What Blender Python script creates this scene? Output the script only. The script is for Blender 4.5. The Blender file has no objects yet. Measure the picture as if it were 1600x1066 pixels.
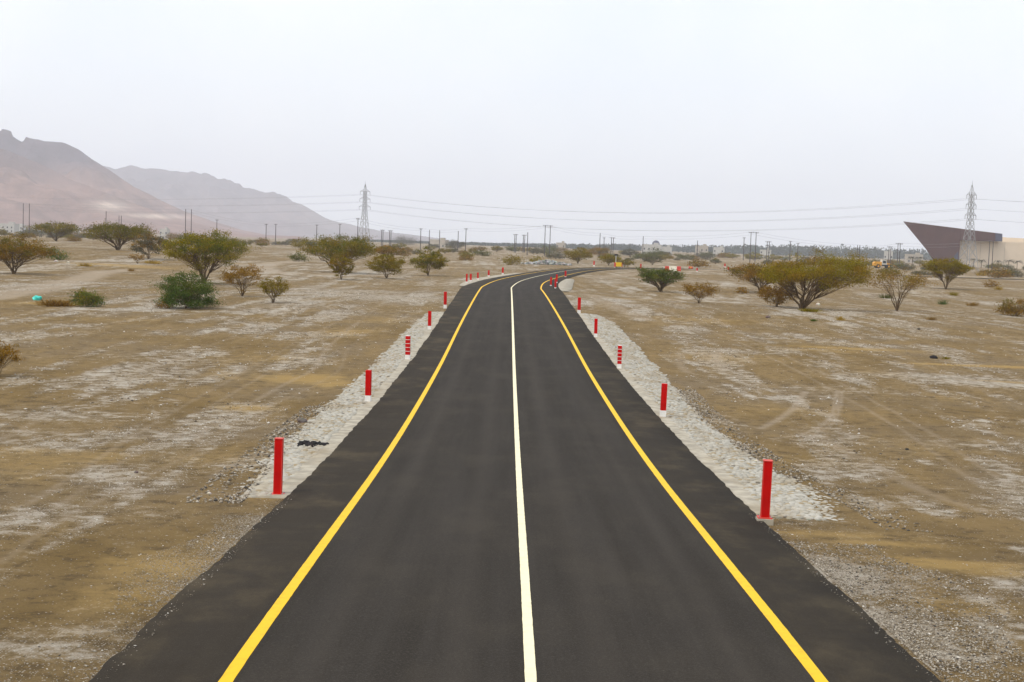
import bpy, math, random
import numpy as np
from mathutils import Vector, Matrix

SC = bpy.context.scene
COL = SC.collection
rad = math.radians

# ------------------------------------------------------------------ camera, sky, sun, exposure
CAMZ, FPX = 6.0, 2222.0
ROLL = rad(1.9)
PITCH = math.atan(153 * math.cos(ROLL) / FPX)
cam_data = bpy.data.cameras.new("camera")
cam_data.lens = 50.0
cam_data.sensor_width = 36.0
cam_data.clip_start = 0.3
cam_data.clip_end = 60000
cam = bpy.data.objects.new("camera", cam_data)
COL.objects.link(cam)
cam.matrix_world = (Matrix.Translation((0, 0, CAMZ)) @ Matrix.Rotation(rad(90) - PITCH, 4, 'X')
                    @ Matrix.Rotation(ROLL, 4, 'Z'))
SC.camera = cam

SUN_EL, SUN_AZ = rad(58), rad(-125)        # azimuth from +Y towards +X: behind and to the left
world = bpy.data.worlds.new("World")
SC.world = world
world.use_nodes = True
wn, wl = world.node_tree.nodes, world.node_tree.links
wn.clear()
sky = wn.new('ShaderNodeTexSky')
sky.sky_type = 'NISHITA'
sky.sun_disc = False
sky.sun_elevation = SUN_EL
sky.sun_rotation = SUN_AZ
sky.air_density = 1.0
sky.dust_density = 7.0
sky.ozone_density = 1.0
bg1 = wn.new('ShaderNodeBackground')
bg1.inputs[1].default_value = 0.05
wl.new(sky.outputs[0], bg1.inputs[0])
# thin even high cloud in front of the blue: a soft bright veil with faint mottling
tcw = wn.new('ShaderNodeTexCoord')
nzw = wn.new('ShaderNodeTexNoise')
nzw.inputs['Scale'].default_value = 4.0
nzw.inputs['Detail'].default_value = 7
nzw.inputs['Roughness'].default_value = 0.6
wl.new(tcw.outputs['Generated'], nzw.inputs['Vector'])
rw = wn.new('ShaderNodeValToRGB')
rw.color_ramp.elements[0].position = 0.3
rw.color_ramp.elements[0].color = (0.745, 0.795, 0.865, 1)
rw.color_ramp.elements[1].position = 0.7
rw.color_ramp.elements[1].color = (0.865, 0.89, 0.92, 1)
wl.new(nzw.outputs[0], rw.inputs[0])
bg2 = wn.new('ShaderNodeBackground')
bg2.inputs[1].default_value = 1.18
wl.new(rw.outputs[0], bg2.inputs[0])
addw = wn.new('ShaderNodeAddShader')
wl.new(bg1.outputs[0], addw.inputs[0])
wl.new(bg2.outputs[0], addw.inputs[1])
outw = wn.new('ShaderNodeOutputWorld')
wl.new(addw.outputs[0], outw.inputs[0])

sun_data = bpy.data.lights.new("sun", 'SUN')
sun_data.energy = 1.5
sun_data.angle = rad(10)
sun_data.color = (1.0, 0.91, 0.78)
sun = bpy.data.objects.new("sun", sun_data)
COL.objects.link(sun)
sd = Vector((math.sin(SUN_AZ) * math.cos(SUN_EL), math.cos(SUN_AZ) * math.cos(SUN_EL), math.sin(SUN_EL)))
sun.rotation_euler = sd.to_track_quat('Z', 'Y').to_euler()

vs = SC.view_settings
vs.view_transform = 'Standard'
vs.look = 'None'
vs.exposure = 0.0
vs.gamma = 1.0
vs.use_curve_mapping = False
SC.cycles.use_denoising = True
SC.cycles.max_bounces = 6
SC.cycles.diffuse_bounces = 3
SC.cycles.volume_bounces = 2
SC.cycles.transparent_max_bounces = 8

# ------------------------------------------------------------------ helpers: noise, rays, terrain
rng = np.random.default_rng(7)
random.seed(7)


def _hash(ix, iy, seed):
    h = (ix.astype(np.int64) * 374761393 + iy.astype(np.int64) * 668265263 + seed * 1442695041) & 0xFFFFFFFF
    h = ((h ^ (h >> 13)) * 1274126177) & 0xFFFFFFFF
    return ((h ^ (h >> 16)) & 0xFFFFFF) / float(0xFFFFFF)


def vnoise(x, y, seed=0):
    x = np.asarray(x, float); y = np.asarray(y, float)
    x, y = np.broadcast_arrays(x, y)
    ix, iy = np.floor(x), np.floor(y)
    fx, fy = x - ix, y - iy
    fx = fx * fx * (3 - 2 * fx); fy = fy * fy * (3 - 2 * fy)
    a = _hash(ix, iy, seed); b = _hash(ix + 1, iy, seed)
    c = _hash(ix, iy + 1, seed); d = _hash(ix + 1, iy + 1, seed)
    return (a * (1 - fx) + b * fx) * (1 - fy) + (c * (1 - fx) + d * fx) * fy


def fbm(x, y, seed=0, octv=4):
    s, a, t = 0.0, 1.0, 0.0
    for k in range(octv):
        s = s + a * vnoise(x * 2 ** k, y * 2 ** k, seed + 17 * k)
        t += a
        a *= 0.5
    return s / t


def sstep(a, b, x):
    t = np.clip((x - a) / (b - a), 0, 1)
    return t * t * (3 - 2 * t)


def ray(px, py):
    """direction (per metre of Y) of a photograph pixel"""
    dx, dy = px - 800, py - 533
    c, s = math.cos(ROLL), math.sin(ROLL)
    a, b = dx * c + dy * s, -dx * s + dy * c
    cp, sp = math.cos(PITCH), math.sin(PITCH)
    Y = FPX * cp - b * sp
    Z = -FPX * sp - b * cp
    return a / Y, Z / Y


PY = np.array([-20, 0, 17, 27, 33.5, 42, 50, 59, 69, 81, 92, 108, 131, 145, 158, 175, 195, 220, 300, 400, 600, 1000, 3000, 12000.])
PZ = np.array([1.1, 1.05, .88, .56, .34, .17, .11, .09, .12, .29, .46, .61, .74, .78, .78, .66, .55, .56, .6, .6, .4, .2, 0.0, 0.0])


def prof(Y):
    # smoothed piecewise profile of the carriageway
    Y = np.asarray(Y, float)
    w = 0.06 * np.abs(Y) + 1.5
    return (np.interp(Y - w, PY, PZ) + 2 * np.interp(Y, PY, PZ) + np.interp(Y + w, PY, PZ)) / 4


def catmull(P, n=12):
    P = np.array(P, float)
    Q = np.vstack([2 * P[0] - P[1], P, 2 * P[-1] - P[-2]])
    out = []
    for i in range(1, len(Q) - 2):
        for t in np.linspace(0, 1, n, endpoint=False):
            p0, p1, p2, p3 = Q[i - 1:i + 3]
            out.append(.5 * ((2 * p1) + (-p0 + p2) * t + (2 * p0 - 5 * p1 + 4 * p2 - p3) * t * t
                             + (-p0 + 3 * p1 - 3 * p2 + p3) * t ** 3))
    out.append(P[-1])
    return np.array(out)


def cx(Y):
    return 0.42 - 0.0042 * np.asarray(Y, float)


CURVE = catmull([(cx(150), 150), (cx(168), 168), (0.7, 200), (2.9, 228), (6.4, 260), (11.5, 300), (18, 336), (27, 363),
                 (40, 381), (60, 391), (95, 395), (150, 397), (300, 402)], 10)


def lateral(X, Y):
    """signed distance to the road centre line and distance along it (Y for the straight)"""
    X = np.asarray(X, float); Y = np.asarray(Y, float)
    X, Y = np.broadcast_arrays(X, Y)
    s = X - cx(Y)
    far = (Y > 166) & (Y < 480) & (X > -60) & (X < 330)
    if far.any():
        xs, ys = X[far], Y[far]
        best = np.full(xs.shape, 1e9); sg = np.zeros(xs.shape)
        A, B = CURVE[:-1], CURVE[1:]
        for (ax, ay), (bx, by) in zip(A, B):
            ux, uy = bx - ax, by - ay
            L2 = ux * ux + uy * uy
            t = np.clip(((xs - ax) * ux + (ys - ay) * uy) / L2, 0, 1)
            qx, qy = xs - ax - t * ux, ys - ay - t * uy
            d = np.hypot(qx, qy)
            m = d < best
            best[m] = d[m]
            sg[m] = np.where((qx * uy - qy * ux)[m] >= 0, d[m], -d[m])
        s = s.copy()
        s[far] = sg
        s = np.where((Y >= 480), 999, s)
    else:
        s = np.where((Y >= 480), 999, s)
    s = np.where((Y > 166) & ~far, 999, s)
    return s


def halfw(Y):
    return np.interp(Y, [0, 90, 130, 168, 200, 260, 400], [5.02, 5.02, 5.35, 5.8, 5.6, 5.1, 5.0])


def terr(X, Y, s=None):
    X = np.asarray(X, float); Y = np.asarray(Y, float)
    if s is None:
        s = lateral(X, Y)
    a = np.abs(s)
    R = np.hypot(X, Y)
    base = prof(np.where(Y > 0, np.maximum(Y, 0.0), 0.0))
    # general plain beside the carriageway
    dip = sstep(22, 40, Y) * (1 - sstep(95, 125, Y))
    plain = base - 0.10 - 0.16 * dip * sstep(5, 9, a) - 0.30 * sstep(118, 150, Y) * (1 - sstep(180, 215, Y)) * sstep(5.4, 13, a)
    und = (fbm(X * .03, Y * .03, 3, 3) - .5) * 0.9 * sstep(45, 160, R) + (fbm(X * .22, Y * .16, 5, 3) - .5) * 0.20 * sstep(8, 16, a)
    und = und + (fbm(X * 1.1, Y * .7, 6, 2) - .5) * 0.05 * (1 - sstep(60, 110, R))
    far = (fbm(X * .008, Y * .008, 9, 3) - .5) * 2.2 * sstep(350, 700, R) * (1 - sstep(2500, 5000, R))
    left = 1.5 * sstep(-35, -80, X) * sstep(185, 280, Y) * (1 - sstep(500, 900, Y))
    away = sstep(6.0, 14, a)
    z = plain + und * away + (far + left) * sstep(10, 40, a)
    # ground passes below the asphalt slab
    under = 1 - sstep(4.75, 4.95, a - (halfw(Y) - 5.02))
    return z - 0.10 * under * (Y < 470)


_GY = np.geomspace(9, 2500, 1500)


def gpt(px, py):
    """point of the ground seen at a pixel"""
    ax, az = ray(px, py)
    f = CAMZ + az * _GY - terr(ax * _GY, _GY)
    k = np.argmax(f < 0)
    if f[k] >= 0:
        k = len(_GY) - 1
    if k == 0:
        Y = _GY[0]
    else:
        t = f[k - 1] / (f[k - 1] - f[k])
        Y = _GY[k - 1] + t * (_GY[k] - _GY[k - 1])
    return ax * Y, Y, float(terr(np.array([ax * Y]), np.array([Y]))[0])


def at_dist(px, Y):
    """ground point on the column of a pixel at distance Y"""
    ax, _ = ray(px, 400)
    X = ax * Y
    return X, Y, float(terr(np.array([X]), np.array([Y]))[0])


# ------------------------------------------------------------------ helpers: objects and meshes
def tag(o, label=None, cat=None, group=None, kind=None):
    if label: o['label'] = label
    if cat: o['category'] = cat
    if group: o['group'] = group
    if kind: o['kind'] = kind
    return o


def link(name, data, parent=None, loc=None):
    o = bpy.data.objects.new(name, data)
    COL.objects.link(o)
    if parent is not None: o.parent = parent
    if loc is not None: o.location = loc
    return o


def empty(name, loc, rz=0.0):
    o = link(name, None, None, loc)
    o.rotation_euler = (0, 0, rz)
    o.empty_display_size = 0.2
    return o


def mesh_np(name, V, Fq, mat, smooth=False, col=None, uv=None):
    """V (n,3); Fq (m,k) all faces with k corners"""
    V = np.asarray(V, np.float32); Fq = np.asarray(Fq, np.int32)
    me = bpy.data.meshes.new(name)
    me.vertices.add(len(V))
    me.vertices.foreach_set('co', V.ravel())
    k = Fq.shape[1]
    me.loops.add(Fq.size)
    me.loops.foreach_set('vertex_index', Fq.ravel())
    me.polygons.add(len(Fq))
    me.polygons.foreach_set('loop_start', np.arange(0, Fq.size, k, dtype=np.int32))
    if smooth:
        me.polygons.foreach_set('use_smooth', np.ones(len(Fq), bool))
    me.update(calc_edges=True)
    if col is not None:
        a = me.color_attributes.new('col', 'FLOAT_COLOR', 'POINT')
        c = np.ones((len(V), 4), np.float32); c[:, :col.shape[1]] = col
        a.data.foreach_set('color', c.ravel())
    if uv is not None:
        u = me.uv_layers.new(name='UVMap')
        u.data.foreach_set('uv', np.asarray(uv, np.float32)[Fq.ravel()].ravel())
    if mat: me.materials.append(mat)
    me.validate()
    return me


class MB:
    """collects shapes; build() makes one mesh"""
    def __init__(self):
        self.v, self.f = [], []

    def add(self, V, F):
        b = len(self.v)
        self.v += [tuple(map(float, p)) for p in V]
        self.f += [tuple(b + i for i in f) for f in F]
        return self

    def box(self, x0, x1, y0, y1, z0, z1):
        V = [(x, y, z) for z in (z0, z1) for y in (y0, y1) for x in (x0, x1)]
        return self.add(V, [(0, 2, 3, 1), (4, 5, 7, 6), (0, 1, 5, 4), (2, 6, 7, 3), (0, 4, 6, 2), (1, 3, 7, 5)])

    def bar(self, p, q, r, r2=None, n=4):
        p, q = Vector(p), Vector(q)
        d = (q - p)
        if d.length < 1e-6: return self
        d.normalize()
        u = d.cross(Vector((0, 0, 1)))
        if u.length < 1e-3: u = d.cross(Vector((1, 0, 0)))
        u.normalize(); w = d.cross(u)
        r2 = r if r2 is None else r2
        V = []
        for c, rr in ((p, r), (q, r2)):
            for k in range(n):
                a = 2 * math.pi * (k + .5) / n
                V.append(c + (u * math.cos(a) + w * math.sin(a)) * rr)
        F = [(k, (k + 1) % n, n + (k + 1) % n, n + k) for k in range(n)]
        F += [tuple(range(n))[::-1], tuple(range(n, 2 * n))]
        return self.add(V, F)

    def prism(self, pts, axis, a, b):
        """polygon pts (2-D) extruded along axis from a to b"""
        n = len(pts)
        def P(p, t):
            return {'x': (t, p[0], p[1]), 'y': (p[0], t, p[1]), 'z': (p[0], p[1], t)}[axis]
        V = [P(p, a) for p in pts] + [P(p, b) for p in pts]
        F = [tuple(range(n))[::-1], tuple(range(n, 2 * n))]
        F += [(k, (k + 1) % n, n + (k + 1) % n, n + k) for k in range(n)]
        return self.add(V, F)

    def mesh(self, name, mat, bevel=0.0, smooth=False):
        me = bpy.data.meshes.new(name)
        me.from_pydata(self.v, [], self.f)
        import bmesh
        bm = bmesh.new(); bm.from_mesh(me)
        bmesh.ops.recalc_face_normals(bm, faces=bm.faces)
        if bevel:
            bmesh.ops.bevel(bm, geom=list(bm.edges), offset=bevel, segments=2, affect='EDGES', profile=.6)
        bm.to_mesh(me); bm.free()
        if smooth:
            for p in me.polygons: p.use_smooth = True
        if mat: me.materials.append(mat)
        return me

    def build(self, name, mat, parent=None, bevel=0.0, smooth=False, loc=None):
        return link(name, self.mesh(name, mat, bevel, smooth), parent, loc)


# ------------------------------------------------------------------ materials
def new_mat(name):
    m = bpy.data.materials.new(name)
    m.use_nodes = True
    nt = m.node_tree
    b = nt.nodes['Principled BSDF']
    b.inputs['Specular IOR Level'].default_value = 0.25
    return m, nt, b


def nd(nt, typ, **kw):
    n = nt.nodes.new(typ)
    for k, v in kw.items():
        if k in n.inputs: n.inputs[k].default_value = v
        else: setattr(n, k, v)
    return n


def mixc(nt, fac, a, b, mode='MIX'):
    n = nt.nodes.new('ShaderNodeMix')
    n.data_type = 'RGBA'; n.blend_type = mode
    for sock, val in ((n.inputs[0], fac), (n.inputs[6], a), (n.inputs[7], b)):
        if isinstance(val, (int, float)): sock.default_value = val
        elif isinstance(val, tuple): sock.default_value = (*val, 1) if len(val) == 3 else val
        else: nt.links.new(val, sock)
    return n.outputs[2]


def math_(nt, op, a, b=0.0, clamp=False):
    n = nt.nodes.new('ShaderNodeMath'); n.operation = op; n.use_clamp = clamp
    for sock, val in ((n.inputs[0], a), (n.inputs[1], b)):
        if isinstance(val, (int, float)): sock.default_value = val
        else: nt.links.new(val, sock)
    return n.outputs[0]


def ramp(nt, fac, a, b):
    n = nt.nodes.new('ShaderNodeMapRange'); n.interpolation_type = 'SMOOTHSTEP'
    n.inputs[1].default_value = a; n.inputs[2].default_value = b
    nt.links.new(fac, n.inputs[0])
    return n.outputs[0]


def noise(nt, vec, scale, detail=4, rough=.55, sx=1, sy=1, sz=1):
    if (sx, sy, sz) != (1, 1, 1):
        mp = nt.nodes.new('ShaderNodeMapping'); mp.inputs['Scale'].default_value = (sx, sy, sz)
        nt.links.new(vec, mp.inputs[0]); vec = mp.outputs[0]
    n = nt.nodes.new('ShaderNodeTexNoise')
    n.inputs['Scale'].default_value = scale; n.inputs['Detail'].default_value = detail
    n.inputs['Roughness'].default_value = rough
    nt.links.new(vec, n.inputs['Vector'])
    return n.outputs[0]


def bump(nt, b, h, strength, dist):
    n = nt.nodes.new('ShaderNodeBump')
    n.inputs['Strength'].default_value = strength; n.inputs['Distance'].default_value = dist
    nt.links.new(h, n.inputs['Height']); nt.links.new(n.outputs[0], b.inputs['Normal'])


def simple(name, col, rough=.8, var=.25, scale=4, spec=.25, metal=0.0):
    """plain colour with slight uneven wear"""
    m, nt, b = new_mat(name)
    tc = nd(nt, 'ShaderNodeTexCoord')
    f = noise(nt, tc.outputs['Object'], scale, 5)
    lo = tuple(c * (1 - var) for c in col); hi = tuple(min(1, c * (1 + var)) for c in col)
    nt.links.new(mixc(nt, ramp(nt, f, .3, .7), lo, hi), b.inputs['Base Color'])
    b.inputs['Roughness'].default_value = rough
    b.inputs['Specular IOR Level'].default_value = spec
    b.inputs['Metallic'].default_value = metal
    return m


M = {}
# ground -------------------------------------------------------------
m, nt, b = new_mat('desert_ground'); M['ground'] = m
tc = nd(nt, 'ShaderNodeTexCoord'); P = tc.outputs['Object']
at = nd(nt, 'ShaderNodeAttribute', attribute_name='col')
sep = nd(nt, 'ShaderNodeSeparateColor'); nt.links.new(at.outputs['Color'], sep.inputs[0])
sand, grav, track = sep.outputs[0], sep.outputs[1], sep.outputs[2]
n1 = noise(nt, P, .09, 4); n2 = noise(nt, P, .5, 6, .65, 1, .35, 1); n3 = noise(nt, P, 7, 4, .6); n4 = noise(nt, P, 26, 3, .6)
fr = noise(nt, P, 1.6, 9, .80)
c = mixc(nt, ramp(nt, n1, .38, .62), (.162, .107, .038), (.186, .138, .078))
c = mixc(nt, ramp(nt, n2, .35, .68), c, (.222, .152, .064))
c = mixc(nt, math_(nt, 'MULTIPLY', ramp(nt, fr, .50, .38), .72), c, (.082, .057, .028))
# pale gravel: broken up in fine grains
g1 = ramp(nt, math_(nt, 'ADD', math_(nt, 'MULTIPLY', grav, .42), math_(nt, 'MULTIPLY', fr, 1.7)), 1.02, 1.32)
g2 = ramp(nt, math_(nt, 'ADD', math_(nt, 'MULTIPLY', grav, .36), math_(nt, 'MULTIPLY', fr, .8)), .45, .85)
c = mixc(nt, math_(nt, 'MULTIPLY', g2, .55), c, (.255, .215, .155))
c = mixc(nt, math_(nt, 'MULTIPLY', g1, .72), c, (.50, .46, .39))
vor = nd(nt, 'ShaderNodeTexVoronoi', Scale=24.0); nt.links.new(P, vor.inputs['Vector'])
pc = nd(nt, 'ShaderNodeSeparateColor'); nt.links.new(vor.outputs['Color'], pc.inputs[0])
peb = math_(nt, 'MULTIPLY', math_(nt, 'LESS_THAN', vor.outputs['Distance'], .33), math_(nt, 'GREATER_THAN', math_(nt, 'ADD', pc.outputs[0], math_(nt, 'MULTIPLY', grav, .5)), .97))
c = mixc(nt, math_(nt, 'MULTIPLY', peb, .7), c, (.52, .48, .41))
pebd = math_(nt, 'MULTIPLY', math_(nt, 'LESS_THAN', vor.outputs['Distance'], .3), math_(nt, 'LESS_THAN', pc.outputs[0], .07))
c = mixc(nt, math_(nt, 'MULTIPLY', pebd, .7), c, (.05, .045, .04))
sm = ramp(nt, math_(nt, 'ADD', math_(nt, 'MULTIPLY', sand, .8), math_(nt, 'MULTIPLY', fr, .95)), .58, 1.15)
c = mixc(nt, math_(nt, 'MULTIPLY', sm, .8), c, mixc(nt, n2, (.29, .180, .048), (.42, .30, .125)))
tm = ramp(nt, math_(nt, 'ADD', math_(nt, 'MULTIPLY', track, .8), math_(nt, 'MULTIPLY', fr, .4)), .3, .85)
c = mixc(nt, math_(nt, 'MULTIPLY', tm, .62), c, mixc(nt, n2, (.33, .265, .19), (.40, .34, .26)))
nt.links.new(c, b.inputs['Base Color'])
b.inputs['Roughness'].default_value = .95
b.inputs['Specular IOR Level'].default_value = .1
hh = math_(nt, 'ADD', math_(nt, 'MULTIPLY', n3, .6), math_(nt, 'ADD', math_(nt, 'MULTIPLY', fr, .9), math_(nt, 'MULTIPLY', peb, .5)))
bump(nt, b, hh, 1.0, .14)

# asphalt ------------------------------------------------------------
m, nt, b = new_mat('asphalt'); M['asphalt'] = m
uvn = nd(nt, 'ShaderNodeUVMap', uv_map='UVMap'); U = uvn.outputs[0]
tc = nd(nt, 'ShaderNodeTexCoord'); P = tc.outputs['Object']
sx = nd(nt, 'ShaderNodeSeparateXYZ'); nt.links.new(U, sx.inputs[0])
au = math_(nt, 'ABSOLUTE', sx.outputs[0])
a1 = noise(nt, U, 1.0, 5, .65, 1.6, .06, 1); a2 = noise(nt, U, 1.0, 6, .65, .55, .25, 1); a3 = noise(nt, P, 30, 5, .75)
a4 = noise(nt, U, 1.0, 6, .65, .55, .30, 1)
c = mixc(nt, ramp(nt, a1, .32, .68), (.0235, .0203, .0165), (.0335, .0295, .0252))
c = mixc(nt, math_(nt, 'MULTIPLY', ramp(nt, a2, .42, .72), .4), c, (.054, .046, .035))
c = mixc(nt, math_(nt, 'MULTIPLY', ramp(nt, a3, .46, .72), .5), c, (.078, .069, .056))
sh = ramp(nt, au, 3.45, 3.8)
c = mixc(nt, math_(nt, 'MULTIPLY', sh, .6), c, (.029, .0232, .0160))
dust = math_(nt, 'MULTIPLY', sh, ramp(nt, a4, .46, .74))
c = mixc(nt, math_(nt, 'MULTIPLY', dust, .75), c, (.078, .062, .038))
edge = math_(nt, 'MULTIPLY', ramp(nt, au, 4.7, 5.15), ramp(nt, a4, .45, .8))
c = mixc(nt, math_(nt, 'MULTIPLY', edge, .35), c, (.15, .12, .08))
# wheel paths slightly polished and paler, darker strip between lanes
wp = math_(nt, 'ABSOLUTE', math_(nt, 'SUBTRACT', math_(nt, 'ABSOLUTE', math_(nt, 'SUBTRACT', au, 1.75)), .85))
c = mixc(nt, math_(nt, 'MULTIPLY', ramp(nt, math_(nt, 'ADD', wp, math_(nt, 'MULTIPLY', a1, .5)), .62, .2), .22), c, (.062, .054, .045))
a5 = noise(nt, P, 110, 2, .5)
c = mixc(nt, math_(nt, 'MULTIPLY', ramp(nt, a5, .60, .72), .55), c, (.13, .12, .10))
nt.links.new(c, b.inputs['Base Color'])
b.inputs['Roughness'].default_value = .9
b.inputs['Specular IOR Level'].default_value = .05
bump(nt, b, a3, .35, .012)


def paint(name, col, dirt):
    m, nt, b = new_mat(name)
    tc = nd(nt, 'ShaderNodeTexCoord'); P = tc.outputs['Object']
    f = noise(nt, P, 6, 5, .65); f2 = noise(nt, P, 45, 3, .6)
    c = mixc(nt, math_(nt, 'MULTIPLY', ramp(nt, f, .46, .74), .45), col, dirt)
    c = mixc(nt, math_(nt, 'MULTIPLY', ramp(nt, f2, .58, .70), .45), c, dirt)
    nt.links.new(c, b.inputs['Base Color'])
    b.inputs['Roughness'].default_value = .65
    return m


M['yellow'] = paint('yellow_road_paint', (.77, .46, .002), (.46, .29, .010))
M['white'] = paint('white_road_paint', (.80, .73, .49), (.52, .46, .30))
M['red'] = simple('red_post_paint', (.50, .0045, .0035), .55, .10, 3, .08)
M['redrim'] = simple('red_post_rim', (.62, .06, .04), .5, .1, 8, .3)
M['postwhite'] = simple('white_post_paint', (.78, .77, .73), .6, .06, 6)
M['steel'] = simple('galvanised_steel', (.30, .305, .31), .6, .15, 3, .2)
M['cable'] = simple('cable_grey', (.30, .30, .315), .7, .05)
M['wood'] = simple('tarred_pole_wood', (.075, .065, .065), .85, .25, 2)
M['black'] = simple('black_rubber', (.02, .02, .022), .8, .2, 5)
M['concrete'] = simple('pale_concrete', (.34, .31, .245), .9, .25, 2.5)
CONC = M['concrete']
M['machine'] = simple('yellow_machine_paint', (.68, .32, .02), .5, .1, 2)
M['sign_yellow'] = simple('bright_yellow_panel', (.80, .52, .01), .5, .06, 2)
M['cabwhite'] = simple('cab_offwhite', (.62, .61, .55), .5, .06, 2)
M['glass'] = simple('dark_glass', (.03, .04, .05), .15, .1, 2, .5)
M['barrier_red'] = simple('faded_red_plastic', (.55, .045, .035), .6, .15, 2)
M['barrier_white'] = simple('cream_white_plastic', (.78, .75, .62), .6, .06, 2)
M['corten'] = simple('brown_cladding', (.095, .050, .045), .6, .10, .12)
M['slate'] = simple('slate_blue_cladding', (.075, .078, .115), .5, .1, .2)
M['sandstone'] = simple('sand_coloured_wall', (.66, .56, .43), .9, .05, .1)
M['whitewall'] = simple('white_render', (.46, .45, .42), .9, .06, .4)
M['creamwall'] = simple('cream_render', (.40, .36, .30), .9, .06, .4)
M['bag'] = simple('turquoise_plastic', (.05, .55, .47), .4, .15, 9)
M['straw'] = simple('dry_straw', (.33, .21, .07), .9, .3, 6)
M['wood_bark'] = simple('acacia_bark', (.125, .080, .038), .95, .35, 5)


def attr_mat(name, rough=.9, trans=0.0, mul=1.0, var=.25, scale=3):
    m, nt, b = new_mat(name)
    at = nd(nt, 'ShaderNodeAttribute', attribute_name='col')
    tc = nd(nt, 'ShaderNodeTexCoord')
    f = noise(nt, tc.outputs['Object'], scale, 4)
    h = mixc(nt, f, (1 - var,) * 3, (1 + var,) * 3)
    c = mixc(nt, 1.0, at.outputs['Color'], h, 'MULTIPLY')
    nt.links.new(c, b.inputs['Base Color'])
    b.inputs['Roughness'].default_value = rough
    b.inputs['Specular IOR Level'].default_value = .04
    if trans:
        t = nd(nt, 'ShaderNodeBsdfTranslucent'); nt.links.new(c, t.inputs[0])
        mx = nd(nt, 'ShaderNodeMixShader'); mx.inputs[0].default_value = trans
        nt.links.new(b.outputs[0], mx.inputs[1]); nt.links.new(t.outputs[0], mx.inputs[2])
        nt.links.new(mx.outputs[0], nt.nodes['Material Output'].inputs[0])
    return m


M['leaf'] = attr_mat('acacia_leaf', .9, .2, 1, .3, 2)
M['stone'] = attr_mat('scattered_stone', .9, 0, 1, .15, 20)
M['cobble'] = attr_mat('pale_set_stone', .92, 0, 1, .16, 14)


def drift(m, amount):
    """sand drifted over a surface in uneven patches"""
    nt = m.node_tree; b = nt.nodes['Principled BSDF']
    src = b.inputs['Base Color'].links[0].from_socket
    g = nd(nt, 'ShaderNodeNewGeometry')
    f = noise(nt, g.outputs['Position'], .7, 6, .65, 1, .5, 1)
    c = mixc(nt, math_(nt, 'MULTIPLY', ramp(nt, f, .46, .68), amount), src, (.235, .180, .100))
    nt.links.new(c, b.inputs['Base Color'])


drift(M['cobble'], .55)
drift(CONC, .45)
M['rock'] = attr_mat('grey_rock', .95, 0, 1, .25, 3)
m, nt, b = new_mat('mountain_rock'); M['mountain'] = m
at = nd(nt, 'ShaderNodeAttribute', attribute_name='col')
tc = nd(nt, 'ShaderNodeTexCoord')
f = noise(nt, tc.outputs['Object'], .012, 8, .65); f2 = noise(nt, tc.outputs['Object'], .05, 4, .6)
c = mixc(nt, 1.0, at.outputs['Color'], mixc(nt, ramp(nt, f, .3, .7), (.72, .70, .70), (1.25, 1.22, 1.18)), 'MULTIPLY')
nt.links.new(c, b.inputs['Base Color']); b.inputs['Roughness'].default_value = 1
b.inputs['Specular IOR Level'].default_value = 0
bump(nt, b, math_(nt, 'ADD', f, math_(nt, 'MULTIPLY', f2, .4)), .8, 12)

# ------------------------------------------------------------------ ground
SAND = [(275, 885, 1.3, 1.6, .75), (215, 930, 1.2, 1.3, .6), (330, 850, .8, 1.0, .5), (150, 985, 1.0, .8, .3), (410, 780, 1.0, .35, .5),
        (480, 592, 2.2, 2.6, .85), (520, 600, 1.4, 1.6, .8), (385, 638, 1.4, 1.2, .8), (540, 520, 2.5, 5, .55), (430, 560, 3, 3, .4), (600, 500, 3, 5, .4),
        (1330, 545, 6, 1.5, .7), (1290, 548, 5, 1.4, .5), (1530, 572, 5.5, .9, 1.0), (1590, 574, 4, .9, 1.0), (1585, 598, 3, .7, .7), (1500, 883, 1.5, .6, .95), (1440, 876, 1.0, .5, .8), (1560, 895, 1.0, .6, .7),
        (1300, 835, 2.2, .5, .6), (1390, 850, 1.5, .5, .6), (1520, 950, 1.2, .8, .5), (1000, 468, 7, 3, .6), (1080, 500, 8, 5, .45), (1130, 560, 6, 5, .45), (1250, 720, 3, 2, .35),
        (1200, 640, 5, 3, .35), (1400, 700, 4, 3, .3), (90, 476, 4, 2, .9), (180, 414, 9, 4, .8), (230, 418, 7, 4, .6), (340, 410, 8, 5, .6), (700, 418, 12, 8, .5), (1440, 455, 6, 4, .4), (1475, 432, 6, 3, .8)]
PALE = [(620, 465, 9, 16, .8), (560, 455, 10, 12, .7), (480, 478, 8, 8, .5), (700, 440, 6, 20, .5), (1480, 590, 7, 3, .8), (1560, 600, 6, 3, .9), (1310, 610, 5, 3, .5),
        (1240, 470, 12, 8, .5), (1100, 440, 14, 14, .6), (1300, 900, 1.6, 2.4, .9), (1370, 970, 1.4, 2.2, .8), (1480, 1010, 1.5, 1.5, .6), (170, 800, 2, 1.2, .5), (90, 650, 4, 2, .7), (160, 680, 4, 2, .6),
        (400, 720, 1.6, 2.5, .6), (1580, 700, 4, 2, .5), (60, 1010, 2, 1, .7), (140, 985, 1.2, .6, .6), (250, 560, 6, 3, .5), (950, 440, 6, 18, .7), (600, 408, 14, 14, .5)]
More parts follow.
